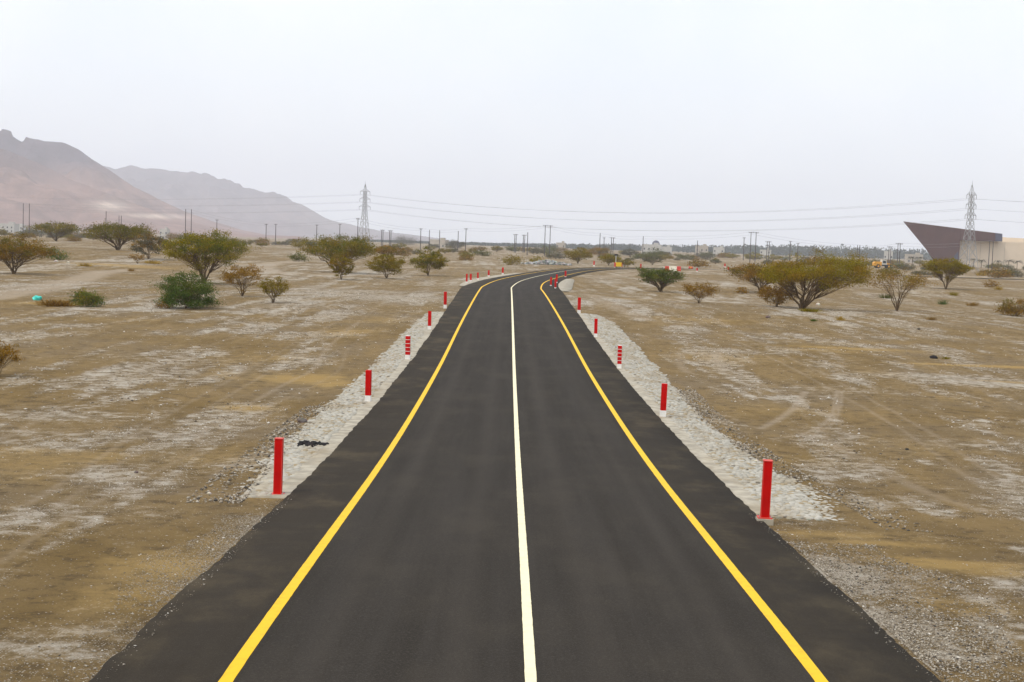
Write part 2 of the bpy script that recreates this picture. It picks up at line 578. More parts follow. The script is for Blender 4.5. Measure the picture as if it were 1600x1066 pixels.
TRACK = [([(40, 790), (230, 668), (420, 560), (560, 480), (640, 438)], .20, .42), ([(75, 800), (255, 680), (440, 570), (580, 488), (655, 442)], .20, .42), ([(-10, 690), (190, 595), (390, 515), (540, 462)], .25, .4), ([(0, 880), (120, 800), (330, 690)], .2, .4), ([(1600, 770), (1400, 645), (1210, 545), (1070, 480), (960, 440)], .22, .42), ([(1600, 800), (1380, 655), (1190, 552), (1050, 486)], .22, .42), ([(1600, 640), (1420, 560), (1250, 500)], .3, .35),
         ([(-20, 466), (40, 455), (100, 443), (140, 432), (165, 425), (200, 422)], 2.6, .95),
         ([(600, 430), (530, 429), (470, 428), (425, 424), (412, 418), (430, 411), (470, 409)], 2.2, 1.0),
         ([(1258, 612), (1243, 634), (1222, 652), (1188, 670)], .28, .6), ([(1308, 610), (1303, 640), (1288, 662), (1255, 678), (1205, 686)], .17, .6), ([(1315, 612), (1311, 640), (1298, 664), (1268, 681)], .17, .55),
         ([(1065, 552), (1062, 566), (1072, 582)], .5, .5), ([(1122, 545), (1118, 560), (1130, 578)], .5, .6), ([(560, 505), (510, 545), (492, 575), (440, 603), (385, 635), (330, 665), (305, 692)], .22, .5),
         ([(590, 510), (545, 545), (528, 580), (470, 612), (400, 645)], .22, .35), ([(80, 745), (180, 765), (300, 772), (410, 770)], .3, .4), ([(330, 745), (420, 700), (440, 690)], .3, .5),
         ([(1290, 690), (1350, 720), (1450, 770), (1540, 800)], .4, .45), ([(790, 425), (700, 440), (640, 470), (560, 480), (480, 500)], 1.4, .3),
         ([(920, 460), (960, 480), (1010, 500)], 1.6, .5), ([(1152, 422), (1125, 421), (1098, 422)], 4.5, 1.3), ([(1080, 424), (1000, 428), (930, 434)], 3.0, .6), ([(1440, 437), (1520, 432), (1620, 440)], 3.0, .9), ([(700, 428), (560, 447), (450, 470), (300, 490)], 2.0, .3)]
ang = np.concatenate([np.linspace(-180, -26, 40)[:-1], np.linspace(-26, 26, 480), np.linspace(26, 180, 40)[1:]]) * np.pi / 180
rr = np.concatenate([[.4, 2, 4, 6, 8], np.geomspace(10, 600, 580), np.geomspace(600, 11000, 110)[1:]])
A, Rr = np.meshgrid(ang, rr)
GX, GYY = Rr * np.sin(A), Rr * np.cos(A)
SL = lateral(GX, GYY)
GZ = terr(GX, GYY, SL)
# gravel streaks, partly drawn out along the road by graders
gm = .34 * fbm(GX * 1.15 + GYY * .04, GYY * .016, 21, 4) + .33 * fbm(GX * .55 - GYY * .10, GYY * .05, 22, 4) + .33 * fbm(GX * .30, GYY * .30, 31, 4)
gm = sstep(.44, .62, gm) * .80 + .25 * sstep(.5, .75, fbm(GX * 1.4 + GYY * .3, GYY * .5, 41, 3))
fz = sstep(60, 150, Rr)
gm = gm * (.80 - .30 * fz) + .38 * fz * (.5 + .5 * fbm(GX * .05, GYY * .02, 44, 3))
gm = np.where(fz > .5, gm * (.75 + .5 * sstep(.35, .65, fbm(GX * .11, GYY * .03, 45, 4))), gm)
sandm = sstep(.56, .8, fbm(GX * .16, GYY * .16, 51, 4)) * .40 * (1 - .5 * fz)
trackm = np.zeros_like(GX)


def blob(arr, lst):
    for px, py, rx, ry, st in lst:
        x0, y0, _ = gpt(px, py)
        w = (np.abs(GX - x0) < rx * 3) & (np.abs(GYY - y0) < ry * 3)
        d = ((GX[w] - x0) / rx) ** 2 + ((GYY[w] - y0) / ry) ** 2
        wob = .6 + .8 * fbm(GX[w] * 1.6 / max(rx, .6), GYY[w] * 1.6 / max(ry, .6), 61, 3)
        arr[w] = np.maximum(arr[w], st * np.exp(-d * wob * 1.1))


blob(sandm, SAND)
blob(gm, PALE)
for pts, wd, st in TRACK:
    L = catmull([gpt(*p)[:2] for p in pts], 6)
    x0, y0 = L.min(0) - 3 * wd; x1, y1 = L.max(0) + 3 * wd
    w = (GX > x0) & (GX < x1) & (GYY > y0) & (GYY < y1)
    best = np.full(w.sum(), 1e9)
    for p, q in zip(L[:-1], L[1:]):
        u = q - p; t = np.clip(((GX[w] - p[0]) * u[0] + (GYY[w] - p[1]) * u[1]) / (u @ u), 0, 1)
        best = np.minimum(best, np.hypot(GX[w] - p[0] - t * u[0], GYY[w] - p[1] - t * u[1]))
    trackm[w] = np.maximum(trackm[w], st * np.exp(-(best / wd) ** 2 * (1.0 + .6 * vnoise(GX[w] * .8, GYY[w] * .4, 71))))
na, nr = len(ang), len(rr)
I = np.arange(na * nr).reshape(nr, na)
Fq = np.stack([I[:-1, :-1], I[:-1, 1:], I[1:, 1:], I[1:, :-1]], -1).reshape(-1, 4)[:, ::-1]
ground = link('ground', mesh_np('ground', np.stack([GX, GYY, GZ], -1).reshape(-1, 3), Fq, M['ground'], True,
                                np.stack([sandm, gm, trackm], -1).reshape(-1, 3)))
tag(ground, 'brown gravelly desert plain with tyre tracks', kind='structure')

# ------------------------------------------------------------------ road
vst = np.concatenate([np.arange(-6, 60, .12), np.arange(60, 110, .3), np.arange(110, 166, .7)])
RC = np.column_stack([cx(vst), vst])
far_c = CURVE[CURVE[:, 1] > 166.2]
# resample far curve
seg = np.r_[0, np.cumsum(np.hypot(*np.diff(np.vstack([RC[-1:], far_c]), axis=0).T))]
fc = np.vstack([RC[-1:], far_c])
sd_ = np.arange(1.2, seg[-1], 1.2)
RC = np.vstack([RC, np.column_stack([np.interp(sd_, seg, fc[:, 0]), np.interp(sd_, seg, fc[:, 1])])])
RV = np.r_[vst, 166 + sd_]
T = np.gradient(RC, axis=0); T /= np.linalg.norm(T, axis=1)[:, None]
NR = np.column_stack([T[:, 1], -T[:, 0]])          # to the right
RZ = prof(RC[:, 1])


def ribbon(cols, dz, v0, v1, step=1):
    """cols: list of lateral offsets (arrays over RV or numbers); dz: lift per column -> V, F, uv"""
    k = np.where((RV >= v0) & (RV <= v1))[0][::step]
    V, UV = [], []
    for s_, z_ in zip(cols, dz):
        s_ = np.broadcast_to(s_, RV.shape)[k]; z_ = np.broadcast_to(z_, RV.shape)[k]
        p = RC[k] + NR[k] * s_[:, None]
        V.append(np.column_stack([p, RZ[k] + z_])); UV.append(np.column_stack([s_, RV[k]]))
    n, c_ = len(k), len(cols)
    V = np.stack(V, 1).reshape(-1, 3); UV = np.stack(UV, 1).reshape(-1, 2)
    I = np.arange(n * c_).reshape(n, c_)
    return V, np.stack([I[:-1, :-1], I[:-1, 1:], I[1:, 1:], I[1:, :-1]], -1).reshape(-1, 4), UV


hw = halfw(RC[:, 1])
el = -(hw + (fbm(RV * 2.2, RV * 0, 81, 3) - .5) * .09 + (vnoise(RV * .25, RV * 0, 82) - .5) * .06 + .06 * (1 - sstep(12, 26, RV)))
er = hw + (fbm(RV * 2.2, RV * 0, 83, 3) - .5) * .09 + (vnoise(RV * .25, RV * 0, 84) - .5) * .06
V, F, UV = ribbon([el - .05, el, -3.6, -1.8, 0, 1.8, 3.6, er, er + .05], [-.16, -.02, 0, .02, .03, .02, 0, -.02, -.16], -6, 900)
road = link('road', mesh_np('road', V, F, M['asphalt'], True, None, UV))
tag(road, 'dark asphalt two lane road with wide shoulders', kind='structure')
CROWN = lambda s: np.interp(np.abs(s), [0, 1.8, 3.6, 5], [.03, .02, 0, -.02])
for nm, off, wd, mk in (('edge_line', -3.5, .165, 'yellow'), ('edge_line', 3.5, .165, 'yellow'), ('centre_line', 0.0, .138, 'white')):
    jl = (fbm(RV * 7, RV * 0, 91, 3) - .5) * .009
    V, F, UV = ribbon([off - wd / 2 + jl, off + 0 * RV, off + wd / 2 - jl], [CROWN(off) + .006 + .0 * RV] * 3, -6, 900)
    o = link(nm, mesh_np(nm, V, F, M[mk], True, None, UV), road)

# ------------------------------------------------------------------ stone aprons beside the dip
def dome(n, seed):
    r = np.random.default_rng(seed)
    V, F = [], []
    a = np.arange(n) * 2 * np.pi / n + r.uniform(-.2, .2, n)
    q = r.uniform(.85, 1.05, n)
    for z, k in ((-.5, 1.0), (.35, .93), (.8, .5)):
        V += [(math.cos(t) * g * k, math.sin(t) * g * k, z) for t, g in zip(a, q)]
    V.append((0, 0, .85))
    for l in range(2):
        F += [(l * n + k, l * n + (k + 1) % n, (l + 1) * n + (k + 1) % n) for k in range(n)]
        F += [(l * n + k, (l + 1) * n + (k + 1) % n, (l + 1) * n + k) for k in range(n)]
    F += [(2 * n + k, 2 * n + (k + 1) % n, 3 * n) for k in range(n)]
    return np.array(V), np.array(F)


COBV = [dome(5, s_) for s_ in range(5)]


def cob_col(r, n):
    t = r.random(n)[:, None]
    c_ = np.array([.30, .29, .25]) * (1 - t) + np.array([.43, .415, .365]) * t
    c_[r.random(n) < .15] = (.30, .25, .165)
    c_[r.random(n) < .03] = (.13, .115, .09)
    return c_


COBM = []
for k in range(10):
    V, F = COBV[k % 5]
    cc = np.repeat(cob_col(np.random.default_rng(50 + k), 1), len(V), 0)
    COBM.append(mesh_np('stone', V, F, M['cobble'], True, cc))


FACEM = []
for k, c_ in enumerate([(.20, .215, .17), (.27, .26, .20), (.16, .175, .15)]):
    V, F = COBV[k]
    FACEM.append(mesh_np('stone', V, F, M['cobble'], True, np.repeat(np.array([c_]), len(V), 0)))


def apron(side, outer_px, label, seed, gap):
    r = np.random.default_rng(seed)
    P_ = np.array([gpt(*p)[:2] for p in outer_px])
    so = np.abs(P_[:, 0] - cx(P_[:, 1]))
    o_ = np.argsort(P_[:, 1]); Yk, so = P_[o_, 1], so[o_]
    y0, y1 = Yk[0], Yk[-1]
    ek = el if side < 0 else er
    sout = np.interp(RV, Yk, so) + (fbm(RV * .9, RV * 0, seed, 3) - .5) * .4
    inner = np.abs(ek)
    strip = inner + .34
    sout = np.maximum(sout, strip + .25)
    cols = [inner - .25, inner + .02, strip, (strip + sout) / 2, sout, sout + .04]
    dz = [-.10, -.045, -.05, -.075 - .02 * (sout - strip), -.10 - .05 * (sout - strip), -.42 - .05 * (sout - strip)]
    V, F, UV = ribbon([side * c_ for c_ in cols], dz, y0, y1)
    nc = len(cols)
    # close the near end with a small drop
    b = len(V); V = np.vstack([V, V[:nc] - [0, .03, .3]])
    F = np.vstack([F, [(b + k, b + k + 1, k + 1, k) for k in range(nc - 1)]])
    if side < 0: F = F[:, ::-1]
    root = link('stone_apron', mesh_np('stone_apron', V, F, M['concrete'], False))
    tag(root, label, kind='structure')
    # stones
    S = []
    step = .165
    for v in np.arange(y0 + .12, y1 - .1, step):
        i = np.searchsorted(RV, v)
        a0, a1 = strip[i] + .12, sout[i] - .02
        off = r.uniform(0, step)
        for s_ in np.arange(a0 + off * .5, a1, step):
            if r.random() < gap(v, (s_ - a0) / (a1 - a0 + 1e-6)): continue
            S.append((v + r.normal(0, .035), s_ + r.normal(0, .035), i, a1 - strip[i]))
    S = np.array(S)
    vv, ss, ii = S[:, 0], S[:, 1], S[:, 2].astype(int)
    f = (ss - strip[ii]) / (sout[ii] - strip[ii])
    w_ = sout[ii] - strip[ii]
    zz = RZ[ii] + np.where(f < .5, -.05 + f * 2 * (-.025 - .02 * w_), -.075 - .02 * w_ + (f - .5) * 2 * (-.025 - .03 * w_))
    xx = cx(vv) + side * ss
    sc = r.uniform(.07, .10, len(S)); hz = r.uniform(.014, .034, len(S)); rot = r.uniform(0, 6.28, len(S))
    order = np.argsort(vv)
    for q in order[:300]:
        o = link('stone', COBM[r.integers(10)], root, (xx[q], vv[q], zz[q] + .008))
        o.scale = (sc[q], sc[q] * r.uniform(.8, 1.05), hz[q]); o.rotation_euler = (0, 0, rot[q])
    # facing row of larger stones closing the near end
    i0 = np.searchsorted(RV, y0 + .02)
    if side > 0:
        for s_ in np.arange(strip[i0] + .15, sout[i0] + .05, .21):
            f_ = (s_ - strip[i0]) / (sout[i0] - strip[i0])
            o = link('stone', FACEM[r.integers(3)], root, (cx(y0) + side * s_, y0 - .02, RZ[i0] - .10 - f_ * .05 * (sout[i0] - strip[i0]) - .02))
            o.scale = (.115, .09, .075); o.rotation_euler = (0, 0, r.uniform(0, 6))
    rest = order[300:]
    Vs, Fs, Cs = [], [], []
    base = 0
    cc = cob_col(r, len(rest))
    for j, q in enumerate(rest):
        V0, F0 = COBV[j % 5]
        ca, sa = math.cos(rot[q]), math.sin(rot[q])
        W = V0 * [sc[q], sc[q], hz[q]]
        W = np.column_stack([W[:, 0] * ca - W[:, 1] * sa + xx[q], W[:, 0] * sa + W[:, 1] * ca + vv[q], W[:, 2] + zz[q] + .008])
        Vs.append(W); Fs.append(F0 + base); base += len(W); Cs.append(np.repeat(cc[j:j + 1], len(W), 0))
    o = link('set_stones', mesh_np('set_stones', np.vstack(Vs), np.vstack(Fs), M['cobble'], True, np.vstack(Cs)), root)
    o['kind'] = 'stuff'
    return Yk, so, strip


LAP = apron(-1, [(345, 778), (385, 738), (437, 692), (480, 658), (545, 602), (590, 562), (625, 527), (650, 503), (668, 488)],
            'pale stone pitched strip along the left road edge', 101,
            lambda v, f: .10 + .62 * (v < 36) * (f > .3) + .25 * (f > .8))
RAP = apron(1, [(1372, 818), (1300, 775), (1272, 762), (1205, 735), (1150, 695), (1098, 655), (1062, 615), (1025, 572), (992, 537), (962, 507), (940, 492)],
            'pale stone pitched strip along the right road edge', 102, lambda v, f: .04 + .25 * (f > .93))


def pad(side, v0, v1, s0, s1, label):
    k = np.clip((RV - v0) / (v1 - v0), 0, 1)
    out = s0 + (s1 - s0) * np.sin(np.pi * np.clip(k, 0.02, .98)) ** .5
    ins = halfw(RC[:, 1]) + .12
    out = np.maximum(out, ins + .3)
    V, F, UV = ribbon([side * (ins - .3), side * ins, side * out, side * (out + .06)], [-.03, -.03, -.05, -.9], v0, v1)
    if side < 0: F = F[:, ::-1]
    tag(link('concrete_apron', mesh_np('concrete_apron', V, F, M['concrete'])), label, kind='structure')


pad(-1, 172, 262, 6.0, 7.4, 'pale concrete strip along the left edge of the bend')
pad(1, 163, 232, 6.1, 7.6, 'pale concrete strip along the right edge of the bend')

# ------------------------------------------------------------------ loose stones on the ground (uncountable)
def oct_stone(seed):
    r = np.random.default_rng(seed)
    V = np.array([(1, 0, 0), (0, 1, 0), (-1, 0, 0), (0, -1, 0), (0, 0, .8), (0, 0, -.6)], float) * r.uniform(.7, 1.15, (6, 1))
    V += r.uniform(-.15, .15, (6, 3))
    F = np.array([(0, 1, 4), (1, 2, 4), (2, 3, 4), (3, 0, 4), (1, 0, 5), (2, 1, 5), (3, 2, 5), (0, 3, 5)])
    return V, F


OST = [oct_stone(k) for k in range(12)]


def gravel_mask(X, Y):
    g = .34 * fbm(X * 1.15 + Y * .04, Y * .016, 21, 4) + .33 * fbm(X * .55 - Y * .10, Y * .05, 22, 4) + .33 * fbm(X * .30, Y * .30, 31, 4)
    return sstep(.44, .62, g)


def scatter(name, label, n, y0, y1, size, seed, edge=False, power=1.0):
    r = np.random.default_rng(seed)
    Y = y0 + (y1 - y0) * r.random(n) ** power
    if edge:
        sd = np.where(r.random(n) < .5, -1, 1)
        X = cx(Y) + sd * (5.0 + np.abs(r.normal(0, .5, n)) - .18)
    else:
        X = Y * r.uniform(-.40, .40, n)
    s = np.abs(X - cx(Y))
    g = gravel_mask(X, Y)
    inL = (X < 0) & (Y > LAP[0][0]) & (Y < LAP[0][-1]) & (s < np.interp(Y, LAP[0], LAP[1]) + .1)
    inR = (X > 0) & (Y > RAP[0][0]) & (Y < RAP[0][-1]) & (s < np.interp(Y, RAP[0], RAP[1]) + .1)
    if edge:
        keep = (r.random(n) < .9) & ~inL & ~inR
    else:
        clump = sstep(.45, .7, fbm(X * .9, Y * .5, 131, 3))
        keep = (s > 5.1) & ~inL & ~inR & (r.random(n) < .05 + .40 * g * g + .45 * clump * (g > .3))
    X, Y, s = X[keep], Y[keep], s[keep]
    n = len(X)
    on_road = s < 5.0
    Z = np.where(on_road, prof(Y) - .012, terr(X, Y))
    sz = size[0] * (size[1] / size[0]) ** (r.random(n) ** 3.0)
    sz = np.where(on_road, sz * .6, sz)
    t = r.random((n, 1))
    C = np.array([.24, .205, .155]) * (1 - t) + np.array([.50, .465, .40]) * t
    k = r.random(n)
    C[k < .30] = np.array([.20, .15, .105]); C[k < .09] = np.array([.10, .085, .07]); C[k > .84] = np.array([.66, .63, .57])
    Vs, Fs = np.zeros((n, 6, 3)), np.zeros((n, 8, 3), int)
    which = r.integers(0, 12, n); rot = r.uniform(0, 6.28, n); fl = r.uniform(.4, .8, n); el_ = r.uniform(.7, 1.3, n)
    V0 = np.stack([q[0] for q in OST])[which] * np.stack([sz * el_, sz / el_, sz * fl], -1)[:, None, :]
    ca, sa = np.cos(rot)[:, None], np.sin(rot)[:, None]
    Vs[..., 0] = V0[..., 0] * ca - V0[..., 1] * sa + X[:, None]
    Vs[..., 1] = V0[..., 0] * sa + V0[..., 1] * ca + Y[:, None]
    Vs[..., 2] = V0[..., 2] + (Z + sz * fl * .3)[:, None]
    Fs = OST[0][1][None] + (np.arange(n) * 6)[:, None, None]
    o = link(name, mesh_np(name, Vs.reshape(-1, 3), Fs.reshape(-1, 3), M['stone'], False, np.repeat(C, 6, 0)))
    return tag(o, label, 'gravel', kind='stuff')


scatter('loose_gravel', 'small pale stones strewn over the near ground', 230000, 13, 48, (.006, .026), 201, power=.8)
scatter('scattered_stones', 'small pale stones strewn over the middle ground', 190000, 40, 150, (.018, .066), 202, power=.75)
scatter('edge_gravel', 'grit and small stones lying along the asphalt edge', 12000, 13, 70, (.008, .032), 203, edge=True)


def gravel_bank(name, label, n, y0, y1, fs0, fs1, side, size, seed, dark):
    """thick coarse gravel in a band s0..s1 from the centre line"""
    r = np.random.default_rng(seed)
    Y = r.uniform(y0, y1, n)
    a, b_ = fs0(Y), fs1(Y)
    s = a + (b_ - a) * r.random(n) ** 1.8
    X = cx(Y) + side * s
    keep = r.random(n) < .25 + 1.1 * sstep(.35, .6, fbm(X * .8, Y * .5, seed, 3))
    X, Y = X[keep], Y[keep]
    n = len(X)
    Z = terr(X, Y)
    sz = size[0] * (size[1] / size[0]) ** (r.random(n) ** 1.8)
    t = r.random((n, 1))
    C = np.array([.15, .12, .08]) * (1 - t) + np.array([.45, .41, .34]) * t
    C[r.random(n) < dark] = (.085, .078, .07)
    rot = r.uniform(0, 6.28, n); fl = r.uniform(.5, .9, n)
    V0 = np.stack([q_[0] for q_ in OST])[r.integers(0, 12, n)] * np.stack([sz, sz * .8, sz * fl], -1)[:, None, :]
    ca, sa = np.cos(rot)[:, None], np.sin(rot)[:, None]
    V = np.stack([V0[..., 0] * ca - V0[..., 1] * sa + X[:, None], V0[..., 0] * sa + V0[..., 1] * ca + Y[:, None], V0[..., 2] + (Z + sz * fl * .35)[:, None]], -1)
    F = OST[0][1][None] + (np.arange(n) * 6)[:, None, None]
    tag(link(name, mesh_np(name, V.reshape(-1, 3), F.reshape(-1, 3), M['stone'], False, np.repeat(C, 6, 0))), label, 'gravel', kind='stuff')


gravel_bank('gravel_bank', 'coarse grey gravel beside the right asphalt edge in front of the stones', 25000, 14.5, 27, lambda Y: 5.15 + 0 * Y, lambda Y: 7.2 + .5 * np.sin(Y * .9), 1, (.008, .030), 221, .10)
gravel_bank('gravel_bank', 'coarse grey gravel along the outer edge of the right stones', 6000, 29, 62, lambda Y: np.interp(Y, RAP[0], RAP[1]) - .05, lambda Y: np.interp(Y, RAP[0], RAP[1]) + .9, 1, (.02, .06), 222, .15)
gravel_bank('gravel_bank', 'dark and pale rubble along the outer edge of the left stones', 5500, 29.5, 52, lambda Y: np.interp(Y, LAP[0], LAP[1]) - .55, lambda Y: np.interp(Y, LAP[0], LAP[1]) + .7, -1, (.02, .065), 223, .16)
gravel_bank('gravel_bank', 'thin gravel beside the left asphalt edge in the foreground', 15000, 14.5, 28, lambda Y: 5.1 + 0 * Y, lambda Y: 6.1 + .3 * np.sin(Y * .9), -1, (.006, .019), 224, .05)

# ------------------------------------------------------------------ mountains
def ridge_tab(pts):
    R_ = np.array([ray(*p) for p in pts])
    return R_[:, 0], R_[:, 1]


def mountain(name, label, tabs, a0, a1, r0, r1, na, nr, c_lo, c_hi, seed, scar=False):
    """tabs: (ridge pixels, ridge distance, front slope length, back slope length)"""
    aa = np.linspace(a0, a1, na); rr_ = np.linspace(r0, r1, nr)
    A_, R_ = np.meshgrid(aa, rr_)
    X, Y = A_ * R_, R_
    H = np.zeros_like(X) - 4
    for pts, d, lf, lb in tabs:
        ta, te = ridge_tab(pts)
        el_ = np.interp(A_, ta, te, left=te[0])
        warp = (fbm(X / 420, Y / 420, seed + 3, 4) - .5) * lf * .55
        t = np.where(R_ < d, (R_ + warp * (R_ < d - lf * .05) - (d - lf)) / lf, 1 - (R_ - d) / lb)
        t = np.clip(t, 0, 1)
        hgt = np.maximum(el_ * d * 1.045 + CAMZ, -4)
        rid = 1 - np.abs(2 * fbm(X / 260, Y / 300, seed, 5) - 1)
        rid2 = 1 - np.abs(2 * fbm(X / 95, Y / 110, seed + 9, 4) - 1)
        sh = t ** 1.25 * (1 - .62 * (1 - rid) * (1 - t) ** .3 * 1.6 - .34 * (1 - rid2) * (1 - t ** 3))
        crest = 1 + (fbm(X / 60, X * 0, seed + 5, 5) - .5) * .04
        H = np.maximum(H, hgt * sh * crest - 3 * (t <= 0))
    n = fbm(X / 500, Y / 500, seed + 11, 4)
    hi = sstep(.35, .75, H / max(H.max(), 1) + (n - .5) * .5)[..., None]
    C = np.array(c_lo) * (1 - hi) + np.array(c_hi) * hi
    if scar:
        for px, py, wx, wy in ((172, 322, .012, .0035), (240, 338, .020, .0016)):
            sa, se = ray(px, py)
            e_ = (H - CAMZ) / R_
            m_ = np.exp(-((A_ - sa) / wx) ** 2 - ((e_ - se) / wy) ** 2)[..., None] * .8
            C = C * (1 - m_) + np.array([.55, .46, .38]) * m_
    I_ = np.arange(na * nr).reshape(nr, na)
    F_ = np.stack([I_[:-1, :-1], I_[:-1, 1:], I_[1:, 1:], I_[1:, :-1]], -1).reshape(-1, 4)
    o = link(name, mesh_np(name, np.stack([X, Y, H], -1).reshape(-1, 3), F_, M['mountain'], True, C.reshape(-1, 3)))
    return tag(o, label, kind='structure')


mountain('mountain', 'bare pinkish brown mountain ridge at the far left',
         [([(-900, 175), (-500, 188), (-250, 200), (-120, 196), (0, 207), (45, 223), (72, 229), (100, 232), (125, 243), (150, 260), (180, 279), (210, 297), (250, 316), (290, 333), (330, 346), (380, 360), (430, 369)], 4600, 1100, 900),
          ([(-900, 240), (-300, 235), (-100, 230), (0, 240), (40, 252), (80, 270), (120, 290), (165, 306), (210, 322), (270, 341), (330, 355), (400, 367)], 3900, 900, 900)],
         -.78, -.15, 2700, 5500, 420, 150, (.225, .145, .122), (.085, .067, .082), 301, True)
mountain('mountain', 'pale lilac far mountain ridge behind the nearer one',
         [([(-400, 250), (0, 262), (100, 263), (158, 262), (180, 266), (205, 261), (232, 261), (255, 266), (290, 271), (330, 272), (350, 277), (372, 286), (400, 296), (415, 298), (430, 297), (450, 308), (480, 323), (510, 338), (535, 348), (600, 362), (680, 372)], 7800, 1500, 900)],
         -.55, -.05, 6000, 8800, 340, 90, (.15, .115, .115), (.11, .09, .10), 311)

# ------------------------------------------------------------------ red marker posts
def marker_post(px, yb, yt, style, label, group, wpx=None):
    X, Y, Z = gpt(px, yb)
    H = (yb - yt) * Y / FPX
    w = .085 if wpx is None else wpx * Y / FPX / 2
    lift = 0.0
    t = empty('marker_post', (X, Y, Z), rad(random.uniform(-6, 6)))
    t.rotation_euler.x = rad(random.uniform(-1, 1)); t.rotation_euler.y = rad(random.uniform(-.8, .8))
    tag(t, label, 'marker post', group)
    s_ = halfw(Y) + .4
    if style == 'block':
        MB().box(-.17, .17, -.15, .15, -.35, .13).build('concrete_block', M['concrete'], t, .012)
        lift = .13
    if style == 'plate':
        MB().box(-.17, .17, -.14, .14, -.2, .03).build('concrete_block', M['concrete'], t, .01)
        lift = .03
    if style in ('block', 'plate'):
        MB().box(-w * 1.75, w * 1.75, -w * 1.5, w * 1.5, lift, lift + .025).build('base_plate', M['redrim'], t, .004)
        z0 = lift + .0252
        sh = MB().box(-w, w, -w, w, z0, H - .02).build('shaft', M['red'], t, .008)
        MB().box(-w * 1.12, w * 1.12, -w * 1.12, w * 1.12, H - .0198, H).build('cap', M['redrim'], t, .004)
        for sx in (-1, 1):
            for sy in (-1, 1):
                MB().bar((sx * w * 1.42, sy * w * 1.25, lift + .0252), (sx * w * 1.42, sy * w * 1.25, lift + .05), .012, n=6).build('bolt', M['steel'], t)
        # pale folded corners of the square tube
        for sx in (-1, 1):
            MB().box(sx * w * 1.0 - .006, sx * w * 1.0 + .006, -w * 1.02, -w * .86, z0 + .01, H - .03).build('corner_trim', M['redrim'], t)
    else:
        zb = .22 * H
        MB().box(-w * 1.06, w * 1.06, -w * 1.06, w * 1.06, -.2, zb).build('white_base', M['postwhite'], t, .008)
        if style == 'wide':
            MB().box(-w * 1.9, w * 1.9, -w * 1.6, w * 1.6, .01, .035).build('base_plate', M['postwhite'], t, .004)
        if style == 'banded':
            n = 5; g = .028; hh_ = (H - zb) / n
            MB().box(-w * .9, w * .9, -w * .9, w * .9, zb, H - .004).build('shaft', M['postwhite'], t)
            for k in range(n):
                MB().box(-w, w, -w, w, zb + k * hh_ + .002, zb + (k + 1) * hh_ - g).build('red_band', M['red'], t, .006)
        else:
            MB().box(-w, w, -w, w, zb + .001, H).build('shaft', M['red'], t, .008)
    return t


G_L, G_R = 'red marker posts along the left road edge', 'red marker posts along the right road edge'
marker_post(434, 775, 683, 'plate', 'nearest red marker post on the left edge, on a flat plate', G_L, 12)
marker_post(575, 629, 578, 'wide', 'second red marker post on the left, with white foot', G_L, 8.5)
marker_post(637, 563, 524, 'banded', 'red marker post with white bands on the left edge', G_L, 7)
marker_post(671, 516, 486, 'plain', 'fourth red marker post on the left, just beyond the banded one', G_L, 5)
marker_post(695.5, 482, 456, 'plain', 'fifth red marker post on the left, past the end of the stones', G_L, 4.6)
marker_post(1194, 819, 717, 'block', 'nearest red marker post on the right, on a concrete block', G_R, 13)
marker_post(1035.5, 653, 599, 'wide', 'second red marker post on the right, with white foot', G_R, 8.5)
marker_post(967.5, 577, 539, 'banded', 'red marker post with white bands on the right edge', G_R, 6.5)
marker_post(930.5, 528, 498, 'plain', 'fourth red marker post on the right, just beyond the banded one', G_R, 5)
marker_post(904.5, 490, 465, 'plain', 'fifth red marker post on the right, past the end of the stones', G_R, 4.6)
for px, yb, yt, lab in ((729, 443.5, 428, 'leftmost red post of the row on the left of the bend'),
                        (735.5, 440.5, 428, 'second red post of the row on the left of the bend'),
                        (746.5, 437.5, 426, 'third red post of the row on the left of the bend'),
                        (763.5, 432.5, 422.5, 'fourth red post of the row on the left of the bend'),
                        (785.5, 429, 418, 'last red post of the row on the left of the bend'),
                        (860.5, 449, 433, 'red post at the left of the cluster right of the bend'),
                        (867.5, 453, 436, 'nearest red post of the cluster right of the bend'),
                        (869.5, 444, 429, 'red post in the middle of the cluster right of the bend'),
                        (883.5, 434.5, 423.5, 'farthest red post of the cluster right of the bend')):
    marker_post(px, yb, yt, 'plain', lab, 'red marker posts round the bend', 2.7)
for px, yb, yt, lab in ((1001, 422, 412.5, 'lone red post right of the yellow box beyond the bend'),
                        (1132.5, 418, 412, 'farther of two red posts by the pale patch'),
                        (1138, 424, 417, 'nearer of two red posts by the pale patch'),
                        (1089, 424.5, 419, 'short red post between barrier and pale patch'),
                        (928, 416, 408, 'red post with white foot beside the far road bend'),
                        (960.5, 419, 410, 'red post left of the yellow box'), (970.5, 418, 410.5, 'red post right against the yellow box')):
    marker_post(px, yb, yt, 'plain', lab, 'red posts beyond the bend', 2.0)

# ------------------------------------------------------------------ acacia trees and shrubs
LEAF = {'olive': [(.225, .180, .003), (.180, .155, .003), (.235, .160, .004)],
        'green': [(.066, .112, .016), (.092, .130, .016), (.050, .085, .014)],
        'dark': [(.085, .098, .008), (.115, .112, .008), (.066, .074, .008)],
        'brown': [(.250, .125, .005), (.195, .100, .006), (.220, .136, .006)],
        'dry': [(.260, .140, .016), (.200, .105, .014), (.270, .165, .035)],
        'mixed': [(.195, .128, .004), (.160, .128, .003), (.190, .142, .003)],
        'grey': [(.105, .098, .055), (.085, .088, .052), (.130, .105, .060)],
        'yellow': [(.42, .27, .02), (.36, .24, .03), (.30, .20, .04)]}


